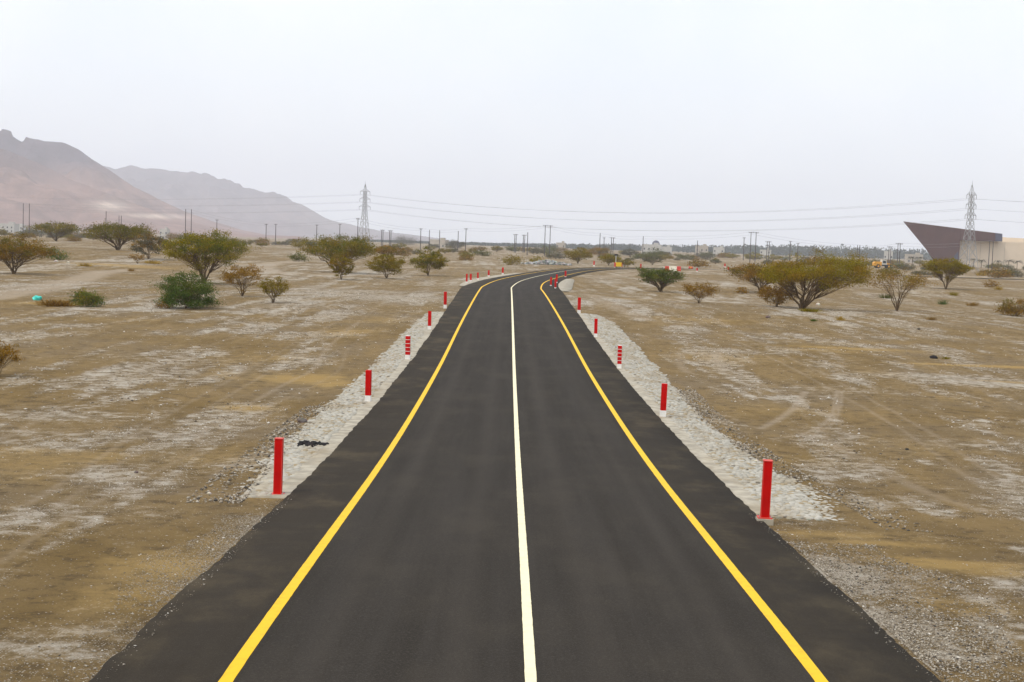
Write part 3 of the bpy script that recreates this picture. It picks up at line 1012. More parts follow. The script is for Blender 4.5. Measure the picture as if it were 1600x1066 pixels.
def tubes(paths, n=5):
    """paths: list of (points (k,3), radii (k,)) -> V, F(quads)"""
    Vs, Fs, base = [], [], 0
    for P_, r_ in paths:
        P_ = np.asarray(P_, float); k = len(P_)
        T_ = np.gradient(P_, axis=0); T_ /= np.linalg.norm(T_, axis=1)[:, None] + 1e-9
        u = np.cross(T_, [0.31, .95, 0.02]); u /= np.linalg.norm(u, axis=1)[:, None] + 1e-9
        w = np.cross(T_, u)
        a = np.arange(n) * 2 * np.pi / n
        ring = P_[:, None] + (u[:, None] * np.cos(a)[None, :, None] + w[:, None] * np.sin(a)[None, :, None]) * np.asarray(r_)[:, None, None]
        Vs.append(ring.reshape(-1, 3))
        I_ = np.arange(k * n).reshape(k, n) + base
        Fs.append(np.stack([I_[:-1], np.roll(I_[:-1], -1, 1), np.roll(I_[1:], -1, 1), I_[1:]], -1).reshape(-1, 4))
        base += k * n
    return np.vstack(Vs), np.vstack(Fs)


def bez(p0, p1, p2, k):
    t = np.linspace(0, 1, k)[:, None]
    return (1 - t) ** 2 * p0 + 2 * t * (1 - t) * p1 + t * t * p2


def tree_mesh(W, H, seed, pal, leaf, b0=.35, b1=.62, k=.30, dens=1.0, nclump=60, pal2=None, p2=0.0, trunk=1.0, skew=0.0, topfac=.5, flatt=.42, lobes=5, gapy=.5, nlimb=8, big=True):
    """W, H crown width and height in metres; b0/b1 crown underside at axis / rim, k how far the rim drops
    -> wood mesh, leaf mesh"""
    r = np.random.default_rng(seed)
    R_ = W / 2
    # crown lobes break up the outline
    la = r.uniform(0, 6.28, lobes)
    nclump = int(nclump * 1.5)
    C = []
    while len(C) < nclump:
        a = r.uniform(0, 6.28); q = math.sqrt(r.random())
        lob = 1 - gapy * .55 * (0.5 + 0.5 * math.sin(lobes * a + la[0])) * r.uniform(.5, 1) * (q > .5)
        rr_ = q * lob
        zt = H * (1 - k * rr_ ** 2); zb = H * (b0 + (b1 - b0) * rr_)
        f = 1 - (r.random() ** (1 / max(topfac, .05))) if r.random() < .0 else r.random() ** topfac
        C.append((R_ * rr_ * math.cos(a) + skew * W * rr_ * .0, R_ * rr_ * math.sin(a), zb + (zt - zb) * f * .93))
    C = np.array(C)
    C *= 1 + r.normal(0, .07, (len(C), 1)) * [1, 1, .6]
    C[:, 0] += skew * C[:, 2]
    paths = []
    nl = nlimb
    ends = []
    tr = trunk * (.012 * W + .022)
    for j in range(nl):
        a = 6.28 * j / nl + r.uniform(-.35, .35); q = r.uniform(.28, .62) if j else .08
        e = np.array([R_ * q * math.cos(a) + skew * H * .5, R_ * q * math.sin(a), H * r.uniform(.42, .62)])
        b_ = np.array([r.normal(0, .35 * tr), r.normal(0, .35 * tr), -.15])
        mid = np.array([e[0] * .30, e[1] * .30, e[2] * r.uniform(.45, .62)])
        P_ = bez(b_, mid, e, 8)
        P_[2:-1] += r.normal(0, .018 * W * .5, (5, 3))
        rad_ = np.linspace(tr * r.uniform(.6, 1.0), tr * .30, 8)
        paths.append((P_, rad_)); ends.append(P_)
    for c_ in C:
        j = int(np.argmin([np.linalg.norm(E_[-1, :2] - c_[:2] * .62) for E_ in ends]))
        E_ = ends[j]; s0 = r.integers(3, 8)
        p0 = E_[s0]
        P_ = bez(p0, p0 * .45 + c_ * .55 + np.array([0, 0, -.10 * H]) * r.random() + r.normal(0, .03 * W * .3, 3), c_, 6)
        paths.append((P_, np.linspace(tr * .26, tr * .05 + .003, 6)))
    # twigs and leaves
    cr = flatt * W * math.sqrt(14.0 / max(nclump, 1)) * .80
    nleaf = int(dens * 8.0 * W * H * .8 / leaf ** 2)
    per = max(8, nleaf // nclump)
    LP, LC = [], []
    pal = np.array(LEAF[pal]); palb = np.array(LEAF[pal2]) if pal2 else pal
    for ci, c_ in enumerate(C):
        nt_ = 5
        d = r.normal(0, 1, (nt_, 3)); d[:, 2] = np.abs(d[:, 2]) * .8 + .15
        out = np.array([c_[0], c_[1], 0]) / (R_ + 1e-6)
        d = d / np.linalg.norm(d, axis=1)[:, None] + out * .7
        L_ = cr * r.uniform(.6, 1.15, nt_)
        tips = c_ + d * L_[:, None] * [1, 1, .55]
        for tp in tips:
            paths.append((np.array([c_, c_ * .5 + tp * .5 + r.normal(0, .03 * cr, 3), tp]), np.array([tr * .05 + .003, tr * .035 + .002, .002])))
        sel = r.integers(0, nt_, per); t_ = r.uniform(.1, 1.05, per)[:, None]
        p_ = c_ * (1 - t_) + tips[sel] * t_ + r.normal(0, cr * .30, (per, 3)) * [1, 1, .6]
        LP.append(p_)
        base = pal[r.integers(len(pal))]
        isb = r.random() < p2 * (0.4 + 1.2 * c_[2] / H)
        if isb: base = palb[r.integers(len(palb))]
        cc = base[None] * r.uniform(.72, 1.28) * r.uniform(.8, 1.25, (per, 1)); cc = cc * .65 + pal.mean(0) * .35
        LC.append(cc)
    LP, LC = np.vstack(LP), np.vstack(LC)
    LP[:, 2] = np.maximum(LP[:, 2], .04)
    n = len(LP)
    u = r.normal(0, 1, (n, 3)); u /= np.linalg.norm(u, axis=1)[:, None]
    w = np.cross(u, r.normal(0, 1, (n, 3))); w /= np.linalg.norm(w, axis=1)[:, None] + 1e-9
    sz = leaf * r.uniform(.6, 1.25, (n, 1))
    u = u * sz * .62; w = w * sz * .36
    V = np.stack([LP - u, LP + w, LP + u, LP - w], 1).reshape(-1, 3)
    F = np.arange(4 * n).reshape(n, 4)
    nbig = nl + len(C) if big else nl
    Vw, Fw = tubes(paths[:nbig], 5)
    Vt, Ft = tubes(paths[nbig:], 3)
    Fw = np.vstack([Fw, Ft + len(Vw)]); Vw = np.vstack([Vw, Vt])
    return (mesh_np('trunk', Vw, Fw, M['wood_bark'], True),
            mesh_np('crown', V, F, M['leaf'], False, np.repeat(LC, 4, 0)))


def tree(name, cat, px, yb, wpx, hpx, pal, label, group, seed, **kw):
    X, Y, Z = gpt(px, yb)
    W, H = wpx * Y / FPX, hpx * Y / FPX
    leaf = kw.pop('leaf', None) or min(max(.00074 * Y, .05), .34)
    if wpx < 36:
        kw['nclump'] = 26; kw['big'] = False
    wm, lm = tree_mesh(W, H, seed, pal, leaf, **kw)
    t = empty(name, (X, Y, Z - .03), random.uniform(-.3, .3))
    tag(t, label, cat, group)
    link('trunk', wm, t); link('crown', lm, t)
    return t


UMB = dict(b0=.28, b1=.50, k=.30, topfac=.75, nclump=80)
VEE = dict(b0=.14, b1=.56, k=.28, topfac=.75, nclump=95)
BSH = dict(b0=.0, b1=.10, k=.50, topfac=1.05, nclump=90, trunk=.4, flatt=.72, gapy=.1)
VB = dict(b0=.0, b1=.34, k=.42, topfac=.85, nclump=75, trunk=.6, gapy=.3)
DRY = dict(b0=.10, b1=.5, k=.40, topfac=.8, nclump=60, trunk=.6, dens=.50)
GT, GS = 'acacia trees on the plain', 'shrubs on the plain'
tree('acacia_tree', 'tree', 22, 428, 112, 58, 'brown', 'rust brown umbrella acacia with green top, cut by the left edge', GT, 1, pal2='dark', p2=.35, **UMB)
tree('acacia_tree', 'tree', 88, 377, 70, 30, 'mixed', 'low flat brownish acacia left of the two tall poles pair', GT, 2, pal2='dark', p2=.3, **UMB)
tree('acacia_tree', 'tree', 185, 391, 98, 42, 'mixed', 'wide flat topped olive acacia with dark trunk in the left distance', GT, 3, pal2='dark', p2=.6, trunk=1.3, **UMB)
tree('acacia_tree', 'tree', 232, 405, 56, 42, 'grey', 'greyish acacia just right of the wide flat topped one', GT, 4, pal2='brown', p2=.4, **VB)
tree('shrub', 'shrub', 90, 406, 26, 18, 'green', 'small dark green bush beside litter in the left distance', GS, 5, **BSH)
tree('acacia_tree', 'tree', 318, 443, 124, 83, 'olive', 'big fan shaped yellow green acacia behind the round green bush', GT, 6, pal2='green', p2=.35, **VEE)
tree('shrub', 'shrub', 291, 482, 74, 64, 'green', 'dense round dark green bush on the left plain', GS, 7, pal2='dark', p2=.2, dens=1.7, **BSH)
tree('shrub', 'shrub', 262, 482, 24, 26, 'dry', 'small rust brown dead shrub at the foot of the green bush', GS, 8, **BSH)
tree('shrub', 'shrub', 136, 479, 48, 30, 'green', 'low green bush next to the straw heap', GS, 9, pal2='olive', p2=.5, dens=1.2, **BSH)
tree('shrub', 'shrub', 379, 463, 64, 54, 'dry', 'sparse orange brown shrub right of the fan shaped acacia', GS, 10, pal2='brown', p2=.5, **DRY)
tree('shrub', 'shrub', 427, 473, 50, 42, 'mixed', 'olive brown shrub standing right of the orange brown one', GS, 11, **DRY)
tree('acacia_tree', 'tree', 528, 426, 112, 58, 'mixed', 'broad brown and green acacia below the left pylon', GT, 12, pal2='green', p2=.3, **UMB)
tree('shrub', 'shrub', 533, 437, 38, 42, 'mixed', 'narrow olive shrub in front of the broad acacia', GS, 13, pal2='brown', p2=.4, **VB)
tree('acacia_tree', 'tree', 604, 435, 58, 42, 'mixed', 'rounded olive acacia right of the broad one', GT, 14, pal2='olive', p2=.4, **VB)
tree('acacia_tree', 'tree', 606, 408, 44, 24, 'brown', 'red brown acacia behind the rounded olive one', GT, 15, pal2='dark', p2=.3, **UMB)
tree('acacia_tree', 'tree', 669, 431, 50, 44, 'olive', 'compact vase shaped olive acacia left of the road bend', GT, 16, pal2='dark', p2=.4, dens=1.35, **VB)
tree('shrub', 'shrub', 800, 414, 27, 15, 'mixed', 'low olive shrub left of the rock heap', GS, 17, **BSH)
tree('shrub', 'shrub', 838, 411, 17, 11, 'olive', 'small yellowish shrub on the rock heap', GS, 18, **BSH)
tree('shrub', 'shrub', 858, 397, 21, 15, 'dark', 'dark green bush under the twin poles above the bend', GS, 19, **BSH)
tree('acacia_tree', 'tree', 903, 412, 42, 26, 'mixed', 'spreading acacia behind the road bend right of the rocks', GT, 20, **VB)
tree('acacia_tree', 'tree', 935, 402, 32, 18, 'brown', 'brownish acacia behind the spreading one at the bend', GT, 21, pal2='dark', p2=.4, **VB)
tree('shrub', 'shrub', 951, 415, 26, 18, 'mixed', 'small acacia bush left of the yellow box', GS, 22, **VB)
tree('acacia_tree', 'tree', 1033, 456, 78, 37, 'dark', 'dark green forked acacia nearest the right of the bend', GT, 23, pal2='green', p2=.5, trunk=1.5, gapy=.9, lobes=3, skew=-.12, **UMB)
tree('shrub', 'shrub', 1092, 474, 58, 36, 'brown', 'brown vase shaped shrub right of the dark forked acacia', GS, 24, pal2='dry', p2=.3, **DRY)
tree('acacia_tree', 'tree', 1188, 458, 92, 46, 'brown', 'brown umbrella acacia half behind the biggest one', GT, 25, pal2='dark', p2=.35, **UMB)
tree('acacia_tree', 'tree', 1254, 483, 172, 90, 'olive', 'biggest acacia, spreading yellow olive crown on the right plain', GT, 26, pal2='brown', p2=.25, b0=.36, b1=.44, k=.36, topfac=.75, nclump=120, skew=.32, dens=.9, trunk=1.0, nlimb=10)
tree('shrub', 'shrub', 1214, 479, 56, 36, 'brown', 'small reddish brown shrub left of the biggest acacia trunk', GS, 27, pal2='dry', p2=.3, **VB)
tree('shrub', 'shrub', 1402, 486, 84, 68, 'dry', 'nearly bare forked shrub with ochre tips on the right plain', GS, 28, pal2='mixed', p2=.4, b0=.28, b1=.6, k=.45, nclump=30, dens=.26, trunk=.85, gapy=.9)
tree('acacia_tree', 'tree', 1478, 452, 64, 48, 'mixed', 'vase shaped olive acacia in front of the brown wedge building', GT, 29, pal2='olive', p2=.5, dens=1.3, b0=.12, b1=.58, k=.16, topfac=.75, nclump=80)
tree('shrub', 'shrub', 1588, 494, 50, 30, 'brown', 'dark brown bush cut by the right edge', GS, 30, pal2='dark', p2=.4, **BSH)
tree('shrub', 'shrub', -4, 588, 66, 58, 'brown', 'rust coloured shrub cut by the left edge', GS, 31, pal2='dry', p2=.3, **DRY)
tree('shrub', 'shrub', 467, 409, 20, 16, 'dark', 'dark scrubby bush at the bend of the dirt track', GS, 32, **BSH)
tree('shrub', 'shrub', 467, 387, 20, 14, 'mixed', 'small olive bush behind the bend of the dirt track', GS, 33, **BSH)
tree('shrub', 'shrub', 711, 391, 27, 15, 'grey', 'grey green acacia bush above the left of the bend', GS, 34, **VB)
tree('shrub', 'shrub', 631, 383, 32, 12, 'grey', 'low wide grey green bush right of the left pylon', GS, 35, **BSH)
tree('shrub', 'shrub', 985, 403, 24, 15, 'grey', 'green grey bush right of the road bend skyline', GS, 36, **VB)
tree('shrub', 'shrub', 1023, 405, 26, 17, 'dark', 'dark bush in front of the far white house', GS, 37, **BSH)
tree('shrub', 'shrub', 1040, 406, 14, 10, 'mixed', 'tiny olive bush right of the dark bush by the white house', GS, 38, **BSH)
tree('shrub', 'shrub', 1105, 406, 18, 10, 'grey', 'pale green bush below the far cream house', GS, 39, **BSH)
tree('shrub', 'shrub', 1549, 449, 19, 11, 'brown', 'small brown bush right of the vase shaped acacia', GS, 40, **BSH)
tree('shrub', 'shrub', 1160, 459, 14, 12, 'brown', 'tiny brown shrub left of the umbrella acacia', GS, 41, **BSH)
tree('shrub', 'shrub', 72, 400, 20, 14, 'dry', 'pale dry shrub below the low flat acacia', GS, 42, **DRY)
tree('shrub', 'shrub', 215, 412, 22, 16, 'dry', 'pale dry shrub at the foot of the greyish acacia', GS, 43, **DRY)

# far shrubs on the skyline: a few meshes shared by many
protos = [tree_mesh(5.2, 3.2, 500 + k, p_, .30, dens=.9, pal2='dark', p2=.3, **(VB if k % 2 else BSH)) for k, p_ in enumerate(('grey', 'mixed', 'dark', 'grey', 'brown', 'olive'))]
KN = ('grey green round shrub', 'olive brown vase shaped shrub', 'dark green round shrub', 'grey green vase shaped shrub', 'brown round shrub', 'yellow olive vase shaped shrub')
WH = ('on the plain below the near mountain', 'between the fan acacia and the left pylon', 'between the left pylon and the tall twin poles', 'between the tall and the big twin poles', 'between the big twin poles and the yellow loader', 'around the wedge building')
rf = np.random.default_rng(77)
spots = [(px_ + rf.uniform(-9, 9), rf.uniform(520, 1150)) for px_ in np.linspace(-10, 1610, 150)] + \
        [(rf.uniform(0, 760), rf.uniform(330, 520)) for _ in range(8)] + [(rf.uniform(940, 1600), rf.uniform(380, 560)) for _ in range(16)]
for px_, Y in spots:
    X, Y, Z = at_dist(px_, Y)
    kp = rf.integers(6); wm, lm = protos[kp]
    t = empty('shrub', (X, Y, Z - .05), rf.uniform(0, 6.28))
    s_ = rf.uniform(.55, 1.35) * (1.25 if Y > 700 else .8)
    t.scale = (s_ * rf.uniform(.9, 1.4), s_ * rf.uniform(.9, 1.4), s_ * rf.uniform(.75, 1.1))
    where = WH[int(np.searchsorted([250, 540, 850, 1170, 1400], px_))]
    tag(t, 'tiny far %s %s' % (KN[kp], where), 'shrub', 'tiny far shrubs ' + where)
    link('trunk', wm, t); link('crown', lm, t)

# far woodland, one bluish mass on the horizon
def woodland():
    r = np.random.default_rng(91)
    P_, C_ = [], []
    for _ in range(1500):
        px_ = r.uniform(560, 1640)
        Y = r.uniform(2300, 3000)
        top = np.interp(px_, [560, 800, 1000, 1150, 1300, 1450, 1640], [3, 6, 12, 17, 22, 20, 20])
        a_, _e = ray(px_, 390)
        h = top * r.uniform(.55, 1.0)
        n = 32
        q = r.normal(0, 1, (n, 3)); q /= np.linalg.norm(q, axis=1)[:, None]
        q *= r.random((n, 1)) ** .33
        P_.append(np.array([a_ * Y, Y, h * .5]) + q * [r.uniform(5, 11), 7, h * .55])
        C_.append(np.repeat(np.array([[.040, .055, .030]]) * r.uniform(.7, 1.4), n, 0))
    P_, C_ = np.vstack(P_), np.vstack(C_)
    n = len(P_)
    u = r.normal(0, 1, (n, 3)); w = r.normal(0, 1, (n, 3))
    u = u / np.linalg.norm(u, axis=1)[:, None] * 2.0; w = w / np.linalg.norm(w, axis=1)[:, None] * 1.6
    V = np.stack([P_ - u, P_ + w, P_ + u, P_ - w], 1).reshape(-1, 3)
    o = link('far_woodland', mesh_np('far_woodland', V, np.arange(4 * n).reshape(n, 4), M['leaf'], False, np.repeat(C_, 4, 0)))
    tag(o, 'hazy blue green belt of trees on the horizon', 'trees', kind='stuff')


woodland()

# ------------------------------------------------------------------ rock heap, loose rocks, litter, tufts
def rock_mesh(seed, col):
    import bmesh
    r = np.random.default_rng(seed)
    bm = bmesh.new(); bmesh.ops.create_icosphere(bm, subdivisions=1, radius=1)
    for v in bm.verts: v.co *= r.uniform(.7, 1.1)
    me = bpy.data.meshes.new('rock'); bm.to_mesh(me); bm.free()
    a = me.color_attributes.new('col', 'FLOAT_COLOR', 'POINT')
    for d in a.data: d.color = (*[c_ * r.uniform(.85, 1.15) for c_ in col], 1)
    me.materials.append(M['rock'])
    return me


RM = [rock_mesh(k, c_) for k, c_ in enumerate([(.30, .31, .29), (.36, .37, .34), (.22, .235, .22), (.42, .42, .38), (.27, .285, .27), (.15, .155, .15)])]
X0, Y0, Z0 = gpt(855, 414)
heap = empty('rock_heap', (X0, Y0, Z0)); tag(heap, 'heap of pale grey rocks behind the road bend', 'rocks')
rk = np.random.default_rng(5)
span = 40 * Y0 / FPX
for k in range(230):
    u = rk.uniform(-1, 1); v = rk.uniform(-1, 1)
    hgt = 1.25 * max(0, 1 - abs(u) ** 1.6) * (1 - .6 * abs(v)) * rk.uniform(.1, 1)
    X, Y = X0 + u * span, Y0 + 3 + v * 3.0 + u * 4
    o = link('rock', RM[rk.integers(6)], heap, (X - X0, Y - Y0, float(terr(np.array([X]), np.array([Y]))[0]) - Z0 + hgt))
    s_ = rk.uniform(.22, .62); o.scale = (s_, s_ * rk.uniform(.7, 1.1), s_ * rk.uniform(.5, .8)); o.rotation_euler = tuple(rk.uniform(0, 6, 3))
DRK = rock_mesh(40, (.035, .033, .033)); GRY = rock_mesh(41, (.13, .11, .10)); PAL = rock_mesh(42, (.50, .46, .40))
for px, py, s_, me, lab in ((1458, 560, .24, DRK, 'dark boulder beside the yellow sand on the right plain'), (1417, 703, .07, DRK, 'small dark stone alone on the right plain'),
                            (472, 660, .16, GRY, 'grey slab of rock at the top edge of the left stones'), (1200, 497, .22, GRY, 'flat grey rock below the biggest acacia'),
                            (327, 772, .05, PAL, 'round pale stone left of the nearest left post'), (1435, 515, .12, DRK, 'small dark rock on the far right gravel'),
                            (1278, 477, .28, PAL, 'white stone beside the trunk of the biggest acacia'), (213, 739, .06, GRY, 'brown stone in the left foreground'),
                            (88, 409, .28, PAL, 'white scrap of litter left of the dark green bush'), (107, 411, .25, PAL, 'white scrap of litter right of the dark green bush'),
                            (1182, 722, .07, PAL, 'pale boulder at the outer edge of the right stones')):
    X, Y, Z = gpt(px, py)
    o = link('rock' if 'litter' not in lab else 'litter', me, None, (X, Y, Z + s_ * .3)); o.scale = (s_ * 1.3, s_, s_ * .7)
    o.rotation_euler = (rk.uniform(-.2, .2), rk.uniform(-.2, .2), rk.uniform(0, 6))
    tag(o, lab, 'litter' if 'litter' in lab else 'rock')

# broken black asphalt lump on the left stones
X0, Y0, Z0 = gpt(490, 698)
lump = empty('broken_asphalt', (X0, Y0, Z0)); tag(lump, 'black broken asphalt lumps in the left stone strip', 'rubble')
for k in range(34):
    u = rk.uniform(-1, 1)
    X, Y = X0 + u * .42, Y0 + rk.normal(0, .12)
    o = link('lump', DRK, lump, (X - X0, Y - Y0, rk.uniform(.03, .09)))
    s_ = rk.uniform(.04, .10); o.scale = (s_ * 1.3, s_, s_ * .6); o.rotation_euler = tuple(rk.uniform(0, 6, 3))


def crumple(name, px, py, s_, mat, lab, cat):
    import bmesh
    X, Y, Z = gpt(px, py)
    bm = bmesh.new(); bmesh.ops.create_icosphere(bm, subdivisions=3, radius=1)
    for v in bm.verts:
        p = v.co
        v.co *= .62 + .75 * float(vnoise(np.array([p.x * 2.2 + p.z * 1.7 + 9]), np.array([p.y * 2.2 - p.z * 1.3 + 4]), 9)[0])
        v.co.z *= .7
    me = bpy.data.meshes.new(name); bm.to_mesh(me); bm.free(); me.materials.append(mat)
    o = link(name, me, None, (X, Y, Z + s_ * .4)); o.scale = (s_,) * 3
    tag(o, lab, cat)


crumple('plastic_bag', 59, 469, .32, M['bag'], 'turquoise plastic bag lying on the left plain', 'bag')


def tuft(px, py, w, h, pal, lab, seed, n=150, name='grass_tuft', cat='grass tuft'):
    X, Y, Z = gpt(px, py)
    r = np.random.default_rng(seed)
    W, H = w * Y / FPX, h * Y / FPX
    b_ = r.normal(0, W * .18, (n, 2)); d_ = b_ * 1.6 + r.normal(0, W * .16, (n, 2)); hh_ = H * r.uniform(.45, 1.1, n)
    wd = max(.012, W * .018)
    V = np.zeros((n, 4, 3)); t_ = r.uniform(0, 6.28, n)
    V[:, 0] = np.column_stack([b_[:, 0] - wd * np.cos(t_), b_[:, 1] - wd * np.sin(t_), 0 * t_])
    V[:, 1] = np.column_stack([b_[:, 0] + wd * np.cos(t_), b_[:, 1] + wd * np.sin(t_), 0 * t_])
    V[:, 2] = np.column_stack([d_[:, 0] + wd * .3, d_[:, 1], hh_]); V[:, 3] = np.column_stack([d_[:, 0] - wd * .3, d_[:, 1], hh_])
    c_ = np.array(LEAF[pal])[r.integers(3, size=n)] * r.uniform(.8, 1.25, (n, 1))
    o = link(name, mesh_np(name, V.reshape(-1, 3), np.arange(4 * n).reshape(n, 4), M['leaf'], False, np.repeat(c_, 4, 0)), None, (X, Y, Z - .02))
    tag(o, lab, cat)


tuft(1313, 501, 15, 7, 'yellow', 'bright yellow grass tuft in front of the biggest acacia', 1)
tuft(1271, 502, 10, 4, 'green', 'small green tuft left of the bright yellow one', 2)
tuft(1473, 476, 14, 8, 'green', 'green yellow tuft below the vase shaped acacia', 3)
tuft(1490, 462, 13, 6, 'olive', 'olive tuft right of the vase shaped acacia', 4)
tuft(1560, 453, 14, 6, 'yellow', 'yellow tuft beside the small brown bush', 5)
tuft(1534, 431, 20, 6, 'yellow', 'yellow grass patch by the pale track on the right', 6)
tuft(1455, 500, 18, 5, 'dry', 'dry grass right of the nearly bare shrub', 7)
tuft(1478, 561, 12, 4, 'olive', 'green tuft by the dark boulder on the right', 8)
tuft(1520, 478, 20, 6, 'dry', 'straw coloured tuft on the right plain', 9)
tuft(240, 412, 30, 5, 'yellow', 'yellowish dry grass on the left near the greyish acacia', 10)
tuft(134, 416, 26, 5, 'yellow', 'yellowish dry grass above the dirt track', 11)
tuft(345, 404, 20, 6, 'olive', 'olive grass behind the fan shaped acacia', 12)
tuft(205, 424, 12, 5, 'dry', 'dry tuft at the end of the dirt track', 13)
tuft(90, 478, 52, 9, 'dry', 'heap of dry straw and twigs beside the turquoise bag', 14, 420, 'straw_heap', 'straw')
tuft(1385, 466, 22, 7, 'dark', 'dark low scrub behind the nearly bare shrub', 15)
tuft(1265, 487, 30, 5, 'olive', 'low weeds at the foot of the biggest acacia', 16, 260, 'weeds', 'weeds')

# ------------------------------------------------------------------ pylons and cables
def pylon(px, Y, label, rz):
    X, Y, Z = at_dist(px, Y)
    t = empty('pylon', (X, Y, Z), rz); tag(t, label, 'pylon', 'lattice pylons')
    HT = 38.0
    def half(z): return np.interp(z, [0, 18, 24, 34, 38], [3.3, 1.35, .95, .75, .10])
    lv = [0, 5.5, 10.5, 14.5, 18, 21, 24, 26.6, 29.2, 31.6, 34]
    for sx in (-1, 1):
        for sy in (-1, 1):
            mb = MB()
            pts = lv + [HT]
            for a, b_ in zip(pts[:-1], pts[1:]):
                mb.bar((sx * half(a), sy * half(a), a), (sx * half(b_), sy * half(b_), b_), .13)
            mb.build('leg', M['steel'], t)
    mb = MB()
    for a, b_ in zip(lv[:-1], lv[1:]):
        ha, hb = half(a), half(b_)
        for k in range(4):
            c_ = [(-1, -1), (1, -1), (1, 1), (-1, 1)]
            p, q = c_[k], c_[(k + 1) % 4]
            mb.bar((p[0] * ha, p[1] * ha, a), (q[0] * hb, q[1] * hb, b_), .075)
            mb.bar((q[0] * ha, q[1] * ha, a), (p[0] * hb, p[1] * hb, b_), .075)
            mb.bar((p[0] * hb, p[1] * hb, b_), (q[0] * hb, q[1] * hb, b_), .07)
    mb.build('lattice_bracing', M['steel'], t)
    for z, L_ in ((33.6, 3.3), (29.2, 3.5), (24.6, 3.8)):
        for s_ in (-1, 1):
            mb = MB(); h = half(z)
            for sy in (-1, 1):
                mb.bar((s_ * h, sy * h, z), (s_ * L_, 0, z), .085)
                mb.bar((s_ * h, sy * h, z + 1.3), (s_ * L_, 0, z + .05), .075)
            mb.build('cross_arm', M['steel'], t)
            MB().bar((s_ * L_, 0, z), (s_ * L_, 0, z - 1.7), .12, n=6).build('insulator', M['cable'], t)
    MB().bar((0, 0, 37.5), (0, 0, 40), .12, .04).build('peak', M['steel'], t)
    return t


def pyl_pts(px, Y, rz):
    X, Y, Z = at_dist(px, Y)
    return [(X + s_ * L_ * math.cos(rz), Y + s_ * L_ * math.sin(rz), Z + z - 1.7) for z, L_ in ((33.6, 3.3), (29.2, 3.5), (24.6, 3.8)) for s_ in (-1, 1)]


pylon(568, 852, 'tall lattice pylon standing left of the road bend', rad(35))
pylon(1513, 635, 'tall lattice pylon in front of the wedge building', rad(35))


def cable(p, q, sag, r_, label, group, name='power_cable', k=24):
    p, q = np.array(p), np.array(q)
    t = np.linspace(0, 1, k)[:, None]
    P_ = p + (q - p) * t; P_[:, 2] -= (4 * sag * t * (1 - t))[:, 0]
    V, F = tubes([(P_, np.full(k, r_))], 4)
    o = link(name, mesh_np(name, V, F, M['cable'], True))
    tag(o, label, 'power cable', group)


A_, B_ = pyl_pts(568, 852, rad(35)), pyl_pts(1513, 635, rad(35))
Lf = [(-560 + (k % 2) * 6, 1060, [31, 27, 23][k // 2] + 2) for k in range(6)]
Rt = [(430 + (k % 2) * 6, 470, [33, 29, 25][k // 2]) for k in range(6)]
lvl = ['top', 'middle', 'lowest']
for k in range(6):
    fb = ('far side', 'near side')[1 - k % 2]
    cable(A_[k], B_[k], 8.5, .038, '%s cable pair strung between the two pylons, %s' % (lvl[k // 2], fb), 'cables between the pylons')
    cable(Lf[k], A_[k], 7, .032, '%s cable running left from the left pylon, %s' % (lvl[k // 2], fb), 'cables left of the left pylon')
    cable(B_[k], Rt[k], 4, .036, '%s cable running right from the right pylon, %s' % (lvl[k // 2], fb), 'cables right of the right pylon')

# ------------------------------------------------------------------ wooden poles
POLE_TOPS = {}


def pole(px, ytop, Y, label, twin=0.0, arm=True, key=None):
    """pole(s) at distance Y whose top shows at ytop"""
    X, Y, Z = at_dist(px, Y)
    _, e = ray(px, ytop)
    H = CAMZ + e * Y - Z
    t = empty('utility_pole', (X, Y, Z)); tag(t, label, 'utility pole', 'wooden utility poles')
    xs = (-twin * Y / FPX / 2, twin * Y / FPX / 2) if twin else (0.0,)
    for x in xs:
        MB().bar((x, 0, -.4), (x, 0, H), .00029 * Y, .00022 * Y, 6).build('shaft', M['wood'], t)
    if arm:
        w = .9 if not twin else xs[1] + 1.1
        MB().box(-w, w, -.09, .09, H - .5, H - .28).build('cross_arm', M['wood'], t)
        for x in np.linspace(-w * .9, w * .9, 3):
            MB().bar((x, 0, H - .28), (x, 0, H + .15), .09, .06, 6).build('insulator', M['cable'], t)
    if key is not None: POLE_TOPS[key] = (X, Y, Z + H)


pole(40.5, 318, 640, 'twin poles farthest left in front of the mountain', 9.5, False, 0)
pole(165, 330, 800, 'single pole below the pale scar on the mountain', 0, False)
pole(187, 337, 880, 'small twin poles right of the mountain scar', 3.5, False)
pole(293.5, 327, 660, 'twin poles left of the fan shaped acacia top', 9, False, 1)
pole(338, 343, 820, 'single pole right of the fan shaped acacia', 0, True)
pole(415, 350, 850, 'thin pole far left of the left pylon', 0, True, 2)
pole(430, 350, 870, 'second thin pole left of the left pylon', 0, True)
pole(494, 351, 860, 'third thin pole left of the left pylon', 0, True)
pole(530, 350, 880, 'thin pole nearer the left pylon', 0, True)
pole(558, 341, 640, 'dark pole close beside the left pylon', 0, True, 3)
pole(596.5, 359, 900, 'short twin poles just right of the left pylon', 2.2, True)
pole(609, 360, 920, 'second short twin poles right of the left pylon', 2.2, True)
pole(656.5, 357, 800, 'single pole above the compact olive acacia', 0, True, 4)
pole(670, 359.5, 880, 'thin pole right of the one above the compact acacia', 0, False)
pole(686, 360, 900, 'thin hazy pole between compact acacia and grey bush', 0, False)
pole(715, 361, 860, 'thin pole above the grey green bush', 0, False)
pole(727, 357, 760, 'dark single pole above the left road line', 0, True, 5)
pole(804.5, 366, 900, 'short twin poles left of the tall pair at the bend', 2.2, True)
pole(818, 367, 920, 'second short twin poles left of the tall pair', 2.2, True)
pole(823.5, 363, 640, 'single dark pole left of the tall twin poles', 0, False)
